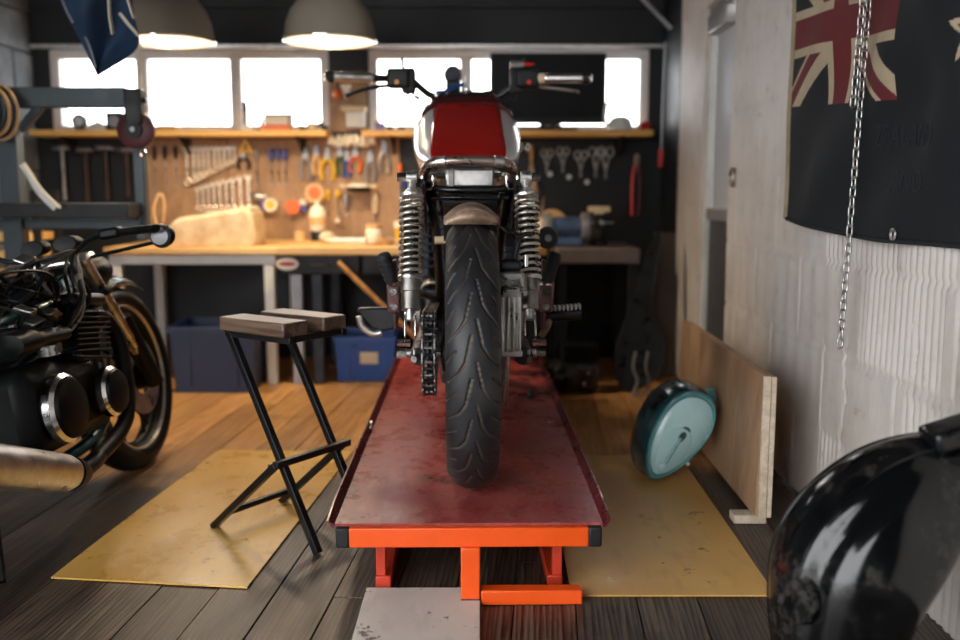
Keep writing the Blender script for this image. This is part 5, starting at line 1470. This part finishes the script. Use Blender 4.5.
t = thing('bolt_cutter', 'long red-handled bolt cutter hung on the dark wall', 'bolt cutter', P(637, 154, 4.95))
mk('head', G().prism([(-.012, .0), (.012, .0), (.016, -.04), (.010, -.07), (-.010, -.07), (-.016, -.04)], .012), M['rust_metal'], t, bevel=.002)
for s in (-1, 1):
    mk('handle', G().tube(spline([(s*.008,0,-.06), (s*.020,0,-.14), (s*.018 ,0,-.32)], 5), .010, 8), M['red_plastic'] if s < 0 else M['maroon'], t)
t = thing('red_handle_tool', 'red-handled pull rod hung at the dark corner', 'rod', P(661, 158, 4.72))
mk('grip', G().cyl((0,0,-.045), (0,0,.045), .014, n=12), M['red_plastic'], t)
mk('rod', G().cyl((0,0,.045), (.006,0,.56), .006, n=8), M['tool_grey'], t)
a, b = P(640, -4, 4.6), P(671, 28, 4.5)
o = mk('diagonal_rod', G().cyl((0,0,0), a - b, .010, n=10), M['tool_grey'], None, b)
tag(o, 'grey diagonal tube at the top of the dark corner', 'tube')

# ================================================================== ON THE BENCHES
M['foam'] = mat('beige_foam', lin(196,168,128), .85, 0, .12, 14, bump=.3, col2=lin(226,204,170))
p0, p1 = P(174, 243, 4.45), P(261, 243, 4.45)
wd = p1.x - p0.x
sc = thing('seat_foam', 'beige foam seat block with rounded top on the left workbench', 'foam block', ((p0.x+p1.x)/2, 4.46, bz))
prof = [(-.5*wd, 0), (.48*wd, 0), (.5*wd, .06), (.47*wd, .155), (.40*wd, .178), (.30*wd, .17), (-.10*wd, .142), (-.38*wd, .125), (-.48*wd, .09)]
g = G(); rings = []
for t_, sc_ in ((-.13, .93), (-.115, 1), (.115, 1), (.13, .93)):
    rings.append([(x*sc_, t_, max(0, z*(sc_ if z > 0 else 1))) for x, z in prof])
g.loft(rings); mk('block', g, M['foam'], sc, bevel=.006, smooth=40)
mk('top_pad', G().loft([[(x, t_, z) for x, z in [(-.45*wd, .108), (-.36*wd, .133), (-.1*wd, .150), (.3*wd, .178), (.40*wd, .186), (.45*wd, .17), (.42*wd, .165), (.3*wd, .162), (-.1*wd, .135), (-.36*wd, .115)]] for t_ in (-.10, .10)]), M['cloth_cream'], sc, bevel=.004)
t = thing('cable_coil', 'loose tan cable coiled on the bench left of the foam block', 'cable', (P(158, 235, 4.5).x, 4.5, bz))
for k in range(4):
    mk('cable_turn', G().tube([((.035 + .008*k)*math.cos(a*PI/9) + .004*k, (.05)*math.sin(a*PI/9), .008 + .012*k + .05*max(0, math.sin(a*PI/9 + k))) for a in range(18)], .005, 7, True), M['tape_tan'], t)
mk('cable_tail', G().tube(spline([(.0,.03,.05), (-.03,.04,.16), (.0,.05,.24), (.02,.05,.2), (.01,.05,.1)], 6), .0055, 7), M['tape_tan'], t)
def on_bench(px, py, Y): q = P(px, py, Y); return V(q.x, Y, bz + .004)
t = thing('spray_bottle', 'pinkish plastic bottle with dark base standing on the bench by the tape rolls', 'bottle', on_bench(318, 240, 4.75))
mk('base', G().lathe([(.034, 0), (.036, .004), (.036, .045), (.033, .05)], 20), M['dark_steel'], t)
mk('body', G().lathe([(.033, .05), (.040, .06), (.042, .15), (.030, .17), (.012, .18), (.012, .20), (.004, .20)], 20), M['cream'], t)
mk('label_patch', G().lathe([(.0425, .08), (.0425, .12)], 20), M['tape_tan'], t)
t = thing('white_tube', 'white caulking tube lying across the right workbench', 'tube', on_bench(349, 240, 4.45), (0, 0, math.radians(-10)))
mk('barrel', G().cyl((-.075, 0, .016), (.085, 0, .016), .016, n=16), M['white_paint'], t)
mk('nozzle', G().cyl((-.075, 0, .016), (-.12, 0, .020), .010, .004, n=12), M['cream'], t)
t = thing('rag_heap', 'small heap of pale rag on the bench beside the white tube', 'rag', on_bench(327, 240, 4.55))
mk('fold', G().ell((0,0,.028), (.04,.035,.03), 14, 8), M['cloth_cream'], t); mk('fold', G().ell((.03,-.01,.014), (.04,.03,.018), 14, 8), M['tape_tan'], t)
t = thing('glue_jar', 'pale jar with tan lid on the bench near the left shock absorber', 'jar', on_bench(374, 240, 4.5))
mk('glass', G().lathe([(.036,0),(.040,.005),(.040,.065),(.034,.075),(.030,.076)], 20), M['cream'], t); mk('lid', G().lathe([(.037,.075),(.038,.078),(.038,.092),(.03,.095)], 20), M['tape_tan'], t)
t = thing('wood_wedge', 'orange-brown wooden wedge lying in front of the pale jar', 'wedge', on_bench(380, 245, 4.35))
mk('wedge', G().prism([(-.06,0),(.06,0),(.06,.022),(-.06,.006)], .05), M['wood_handle'], t)
mk('shim', G().box((.0,.01,.026), (.05,.03,.008), (0, -.13, 0)), M['pine'], t)
t = thing('white_folded_paper', 'white folded sheet lying on the bench end beside the shock absorber', 'paper', on_bench(396, 242, 4.40), (0, 0, .2))
mk('sheet', G().box((0,0,.003), (.12,.10,.006)), M['white_paint'], t); mk('flap', G().box((.01,0,.022), (.10,.09,.002), (0,.3,0)), M['white_paint'], t)
t = thing('yellow_cup', 'yellow cup with white rim standing behind the left shock absorber', 'cup', on_bench(401, 238, 4.7))
mk('cup', G().lathe([(.026,0),(.034,.07),(.031,.07),(.024,.006),(.003,.006)], 20), M['yellow_plastic'], t); mk('lid', G().lathe([(.036,.068),(.036,.10),(.004,.105)], 20), M['cream'], t)
t = thing('can_of_nails', 'small tan can on the bench below the orange tape roll', 'can', on_bench(300, 240, 4.75))
mk('can', G().lathe([(.028,0),(.028,.05),(.025,.05),(.025,.004),(.003,.004)], 18), M['tape_tan'], t)
mk('nails', G().lathe([(.024,.03),(.015,.038),(.003,.042)], 12), M['dull_steel'], t)
# vise, grinder and round lid on the grey bench
GZ = .6275
t = thing('bench_grinder', 'blue bench grinder on the low grey bench in the dark corner', 'grinder', (P(566, 245, 4.56).x, 4.56, GZ))
M['steel_blue'] = mat('steel_blue_paint', lin(88,112,150), .3, .3, .12, 8, coat=.3)
mk('motor', G().lathe([(.03,-.072),(.045,-.068),(.050,-.055),(.050,.055),(.045,.068),(.03,.072)], 28, (0,0,.095), 'x'), M['steel_blue'], t)
mk('foot', G().box((0,0,.024), (.15,.10,.048)), M['steel_blue'], t, bevel=.012)
for s in (-1, 1):
    wh = mk('wheel_guard', G().lathe([(.02,-.02),(.066,-.02),(.070,-.012),(.070,.012),(.066,.02),(.02,.02)], 28, (s*.092,0,.095), 'x'), M['tool_grey'], t)
    mk('grinding_wheel', G().lathe([(.01,-.012),(.058,-.012),(.058,.012),(.01,.012)], 28, (s*.098,0,.095), 'x'), M['dull_steel'], wh)
t = thing('round_pan_lid', 'brass-coloured round pan leaning behind the bench grinder', 'pan', (P(552, 222, 4.9).x, 4.9, GZ))
mk('pan', G().lathe([(.075, .01),(.085,.0),(.085,-.012),(.078,-.014),(.004,-.010)], 30, (0,0,.088), 'y'), M['tape_tan'], t)
mk('pan_knob', G().lathe([(.014,-.03),(.014,-.01),(.004,-.01)], 14, (0,0,.088), 'y'), M['dull_steel'], t)
t = thing('bench_vise', 'dark bench vise with pale jaw on the low grey bench', 'vise', (P(598, 240, 4.70).x, 4.70, GZ))
mk('base', G().lathe([(.05,0),(.05,.02),(.03,.03),(.025,.10)], 20), M['black'], t)
mk('body', G().box((0,0,.125), (.06,.12,.06)), M['dark_steel'], t, bevel=.01)
mk('jaw', G().box((0,-.02,.178), (.11,.03,.030)), M['beige'], t, bevel=.004); mk('jaw_post', G().box((0,-.02,.155), (.05,.028,.05)), M['beige'], t, bevel=.004)
mk('screw', G().cyl((0,-.06,.115), (0,-.14,.115), .011, n=12), M['steel'], t); mk('handle_bar', G().cyl((-.06,-.13,.115), (.06,-.13,.115), .005, n=8), M['steel'], t)
t = thing('oil_can', 'small pale funnel-topped can left of the bench grinder', 'can', (P(541, 240, 4.8).x, 4.8, GZ))
mk('body', G().lathe([(.035,0),(.037,.004),(.036,.08),(.025,.10),(.010,.13)], 18), M['cream'], t)
mk('spout', G().cyl((0,0,.13), (.012,0,.24), .008, .003, n=10), M['rust_metal'], t)

# ================================================================== ON THE SHELVES
def on_shelf(px, Y=4.87): return V(P(px, 125, Y).x, Y, SZ)
t = thing('table_clock', 'small dark oval clock on the left shelf end', 'clock', on_shelf(80))
mk('case', G().lathe([(.004,-.02),(.035,-.02),(.038,0),(.035,.02),(.004,.02)], 24, (0,0,.048), 'y'), M['dark_steel'], t)
mk('face', G().lathe([(.025,-.022),(.003,-.023)], 20, (0,0,.046), 'y'), M['brushed'], t)
mk('foot', G().box((0,0,.006), (.04,.03,.012)), M['black_matte'], t)
t = thing('white_bowl', 'upturned white bowl on the left shelf', 'bowl', on_shelf(98))
mk('bowl', G().lathe([(.062,0),(.060,.012),(.045,.030),(.02,.040),(.004,.042)], 26), M['white_paint'], t); mk('foot_ring', G().lathe([(.018,.040),(.018,.046),(.012,.046)], 18), M['white_paint'], t)
t = thing('black_speaker', 'black box speaker on the left shelf behind the maroon disc', 'speaker', on_shelf(117))
mk('cabinet', G().box((0,0,.045), (.085,.08,.09)), M['black_matte'], t, bevel=.004); mk('cone', G().lathe([(.03,-.042),(.024,-.036),(.004,-.030)], 20, (0,0,.045), 'y'), M['tool_grey'], t)
t = thing('wood_offcut', 'short wooden offcut lying on the shelf by the maroon disc', 'offcut', on_shelf(167))
mk('board', G().box((0,-.02,.009), (.13,.08,.018)), M['wood_handle'], t, bevel=.002); mk('slip', G().box((.01,-.02,.021), (.09,.05,.006)), M['pine'], t)
t = thing('tall_sealant_tube', 'tall slim tube with dark tip standing on the shelf before the window', 'tube', on_shelf(245.5))
mk('base', G().lathe([(.026,0),(.026,.018),(.016,.03)], 16), M['white_paint'], t); mk('body', G().lathe([(.012,.03),(.012,.09)], 14), M['rust_metal'], t); mk('cap', G().lathe([(.0125,.09),(.012,.145),(.003,.147)], 14), M['dark_steel'], t)
t = thing('dark_bottle', 'little dark bottle on the shelf beside the orange tray', 'bottle', on_shelf(262))
mk('body', G().lathe([(.020,0),(.022,.004),(.020,.02),(.008,.032),(.007,.05),(.003,.051)], 18), M['maroon'], t); mk('stopper', G().lathe([(.008,.05),(.008,.058),(.002,.06)], 12), M['black_matte'], t)
t = thing('orange_tray', 'shallow orange tray on the shelf under the paint tin', 'tray', on_shelf(277))
mk('tray_base', G().box((0,0,.004), (.15,.09,.008)), M['orange_plastic'], t)
for a, b in (((0,-.043,.015),(.15,.005,.022)), ((0,.043,.015),(.15,.005,.022)), ((-.073,0,.015),(.005,.09,.022)), ((.073,0,.015),(.005,.09,.022))): mk('tray_wall', G().box(a, b), M['orange_plastic'], t)
p = on_shelf(281)
t = thing('paint_tin', 'cream paint tin lying on its side in the orange tray', 'tin', p + V(0, 0, .008))
mk('tin', G().lathe([(.004,-.07),(.038,-.07),(.038,.055),(.035,.06)], 26, (-.01,0,.040), 'x'), M['cream'], t); mk('tin_lid', G().lathe([(.039,.055),(.040,.066),(.03,.068),(.004,.062)], 26, (-.01,0,.040), 'x'), M['rust_metal'], t)
t = thing('cable_adapter', 'black plug adapter beside a pale lump at the right end of the left shelf', 'adapter', on_shelf(312))
mk('block', G().box((0,0,.02), (.05,.05,.04), (0,0,.4)), M['beige'], t, bevel=.012); mk('lead', G().tube(spline([(.02,0,.02),(.05,-.01,.035),(.06,0,.01),(.08,.01,.02)], 5), .009, 8), M['black_matte'], t); mk('plug', G().box((-.045,-.01,.012), (.04,.025,.024), (0,.3,0)), M['black_matte'], t, bevel=.004)
t = thing('white_box', 'white tissue box hung between the two windows', 'box', P(356, 120, 4.94))
mk('body', G().box((0,0,.0), (.095,.07,.08)), M['white_paint'], t, bevel=.006); mk('lid', G().box((-.01,0,.055), (.13,.08,.028)), M['beige'], t, bevel=.006)
t = thing('orange_ball', 'small orange float hung on the pier below the left grip', 'float', P(337, 94, 4.94))
mk('ball', G().ell((0,0,0), (.022,.022,.024)), M['orange_plastic'], t); mk('stem', G().cyl((0,.0,.02), (0,.03,.05), .004, n=8), M['dull_steel'], t)
t = thing('paper_cone', 'white paper cone hung on the pier beside the orange float', 'cone', P(346, 90, 4.94))
mk('cone', G().lathe([(.004,-.045),(.028,.02),(.026,.022)], 18), M['white_paint'], t); mk('rim', G().lathe([(.028,.018),(.030,.024),(.026,.024)], 18), M['cream'], t)
t = thing('marker_set', 'purple marker case on the right shelf behind the clutch lever', 'case', on_shelf(380))
mk('case', G().box((0,0,.02), (.05,.04,.04)), M['purple_plastic'], t, bevel=.004); mk('case_lid', G().box((-.02,0,.045), (.04,.03,.014)), M['beige'], t, bevel=.004)
t = thing('dark_toy_car', 'low dark tool case on the right shelf next to the purple case', 'case', on_shelf(396))
mk('case', G().box((0,0,.012), (.09,.05,.024)), M['dark_steel'], t, bevel=.008); mk('latch', G().box((0,-.027,.014), (.018,.006,.012)), M['steel'], t)
t.name = 'tool_case'
# television
M['screen'] = mat('dark_screen', lin(5,7,9), .45, 0, .1, 2, rvar=.03, spec=.2)
x0, x1 = P(490, 90, 4.93).x, P(606, 90, 4.93).x; z1 = P(500, 53, 4.93).z
t = thing('television', 'black flat television standing on the right shelf before the window', 'television', ((x0+x1)/2, 4.93, SZ))
mk('cabinet', G().box((0, .012, (z1-SZ)/2 + .02), (x1-x0, .04, z1-SZ-.04)), M['black_matte'], t, bevel=.006)
mk('screen', G().box((0, -.010, (z1-SZ)/2 + .028), (x1-x0-.03, .006, z1-SZ-.075)), M['screen'], t)
mk('badge', G().box((0, -.010, .028), (.035, .003, .006)), M['tool_grey'], t)
mk('stand', G().box((0, .01, .008), (.30, .12, .016)), M['black_matte'], t, bevel=.005); mk('neck', G().box((0, .015, .03), (.08,.03,.05)), M['black_matte'], t)
t = thing('white_jug', 'white plastic jug on the right shelf beside the television', 'jug', on_shelf(620))
mk('body', G().lathe([(.055,0),(.062,.006),(.060,.04),(.05,.06),(.035,.064)], 24), M['white_paint'], t); mk('handle', G().tube(spline([(-.05,0,.02),(-.078,0,.05),(-.075,0,.12),(-.060,0,.14)], 5), .009, 8), M['white_paint'], t); mk('lid', G().lathe([(.036,.062),(.036,.070),(.008,.074)], 18), M['cream'], t)
t = thing('red_sponge', 'red and pink sponge at the right end of the right shelf', 'sponge', on_shelf(643), (0, 0, .2))
mk('sponge', G().box((0,0,.022), (.07,.05,.040), (0,-.35,0)), M['red_plastic'], t, bevel=.012); mk('pad', G().box((-.030,0,.014), (.030,.05,.026), (0,-.35,0)), M['cream'], t, bevel=.006)

# ================================================================== UNDER THE BENCHES AND IN THE DARK CORNER
def crate(px0, px1, Y, top, mat_, label, lbl=None):
    a, b = P(px0, 380, Y).x, P(px1, 380, Y).x; w_ = b - a; h_ = top
    t = thing('storage_crate', label, 'crate', ((a+b)/2, Y + .14, 0))
    d_ = .30
    g = G().loft([[(-w_*.46,-d_*.46,0),(w_*.46,-d_*.46,0),(w_*.46,d_*.46,0),(-w_*.46,d_*.46,0)], [(-w_/2,-d_/2,h_),(w_/2,-d_/2,h_),(w_/2,d_/2,h_),(-w_/2,d_/2,h_)], [(-w_/2+.008,-d_/2+.008,h_),(w_/2-.008,-d_/2+.008,h_),(w_/2-.008,d_/2-.008,h_),(-w_/2+.008,d_/2-.008,h_)], [(-w_*.44,-d_*.44,.01),(w_*.44,-d_*.44,.01),(w_*.44,d_*.44,.01),(-w_*.44,d_*.44,.01)]])
    mk('tub', g, mat_, t, smooth=0)
    for yy in (-1, 1): mk('rim', G().box((0, yy*(d_/2+.004), h_-.012), (w_+.016, .010, .026)), mat_, t, bevel=.003)
    for xx in (-1, 1): mk('rim', G().box((xx*(w_/2+.004), 0, h_-.012), (.010, d_+.016, .026)), mat_, t, bevel=.003)
    for xx in (-.28, .28): mk('rib', G().box((xx*w_, -d_*.487, h_*.5), (.012, .012, h_*.8), (-.02, 0, 0)), mat_, t, bevel=.002)
    if lbl: mk('paper_label', G().box((lbl*w_, -d_*.497, h_*.52), (.085, .003, .055), (-.05,0,0)), M['beige'], t)
    return t
crate(172, 256, 4.10, .30, M['navy_plastic'], 'large dark blue crate under the left workbench')
crate(336, 396, 4.36, .215, M['blue_plastic'], 'bright blue crate with paper label under the drawer bench', .06)
a = P(338, 262, 4.17); b = P(466, 392, 4.17); b.z = .012
o = mk('wooden_stick', G().cyl(a - b, (0,0,0), .011, n=10), M['wood_handle'], None, b); tag(o, 'wooden stick leaning diagonally under the drawer bench', 'stick')
o = mk('wall_socket_panel', G().box((0,0,0), (.05,.02,.20)), M['tool_grey'], None, (P(152, 350, 4.25).x, 4.25, .20), bevel=.004)
tag(o, 'small grey plastic canister standing beside the dark blue crate', 'canister'); o.name = 'grey_canister'; o.location.z = .101
mk('canister_cap', G().lathe([(.014,.1),(.014,.115),(.004,.118)], 12), M['black_matte'], o)
# dark clutter by the door: leaning boards, stand, bag
M['dark_board'] = mat('dark_board', lin(40,44,48), .45, 0, .25, 6)
M['brown_board'] = wood('dark_brown_board', lin(46,36,30), lin(78,62,50), 'z', 8, .5, vary=.05)
t = thing('leaning_board', 'dark brown board leaning in the corner by the door pier', 'board', (.88, 4.47, 0), (math.radians(-8), math.radians(3), 0))
mk('board', G().box((0, 0, .35), (.12, .022, .70)), M['brown_board'], t, bevel=.003); mk('edge_band', G().box((-.063, -.002, .35), (.006, .02, .70)), M['dark_board'], t)
a, b = P(612, 366, 4.25), P(645, 228, 4.5)
t = thing('side_fairing', 'curved black motorcycle fairing panel leaning in the dark corner', 'fairing', (a.x + .03, 4.10, .012))
out = spline([(0,0,.0),(-.03,0,.16),(.02,0,.30),(.09,0,.48),(.16,0,.66),(.19,0,.67),(.16,0,.50),(.14,0,.34),(.19,0,.2),(.14,0,.04)], 4, True)
gg = G().prism([(v.x, v.z) for v in out], .012); 
for i, v in enumerate(gg.v): gg.v[i] = (v[0], v[1] + .35*v[2] + .03*math.sin(v[0]*20), v[2])
mk('shell', gg, M['black'], t, bevel=.003)
mk('edge_bead', G().tube([(v.x, .35*v.z + .03*math.sin(v.x*20) - .008, v.z) for v in out], .0045, 6, True), M['dark_steel'], t)
t = thing('bent_bracket', 'bent pale steel bracket standing in the dark corner', 'bracket', (P(633, 376, 4.02).x, 4.02, 0))
mk('left_rod', G().tube(spline([(0,0,.01),(.02,0,.07),(.0,0,.13),(.01,0,.20)], 6), .007, 8), M['tool_grey'], t)
mk('right_rod', G().tube(spline([(.055,0,.01),(.07,0,.07),(.055,0,.13),(.062,0,.20)], 6), .007, 8), M['dull_steel'], t)
mk('foot', G().bar((0,0,.007), (.055,0,.007), .014, .012), M['tool_grey'], t)
t = thing('spare_engine', 'black spare engine block lying under the grey bench', 'engine', (.40, 4.16, 0))
mk('crankcase', G().box((0,0,.07), (.26,.18,.13)), M['black'], t, bevel=.03)
mk('side_cover', G().lathe([(.06,0),(.058,-.03),(.03,-.045),(.004,-.046)], 24, (-.02,-.09,.075), 'y'), M['black'], t)
for k in range(4): mk('fin', G().box((.05,.02,.145+.02*k), (.16,.14,.006)), M['black'], t, bevel=.001)
for q in ((.06,-.095,.05),(.08,-.095,.10),(-.09,-.095,.04)): mk('bolt', G().cyl(q, (q[0], q[1]-.012, q[2]), .010, n=8), M['chrome'], t)
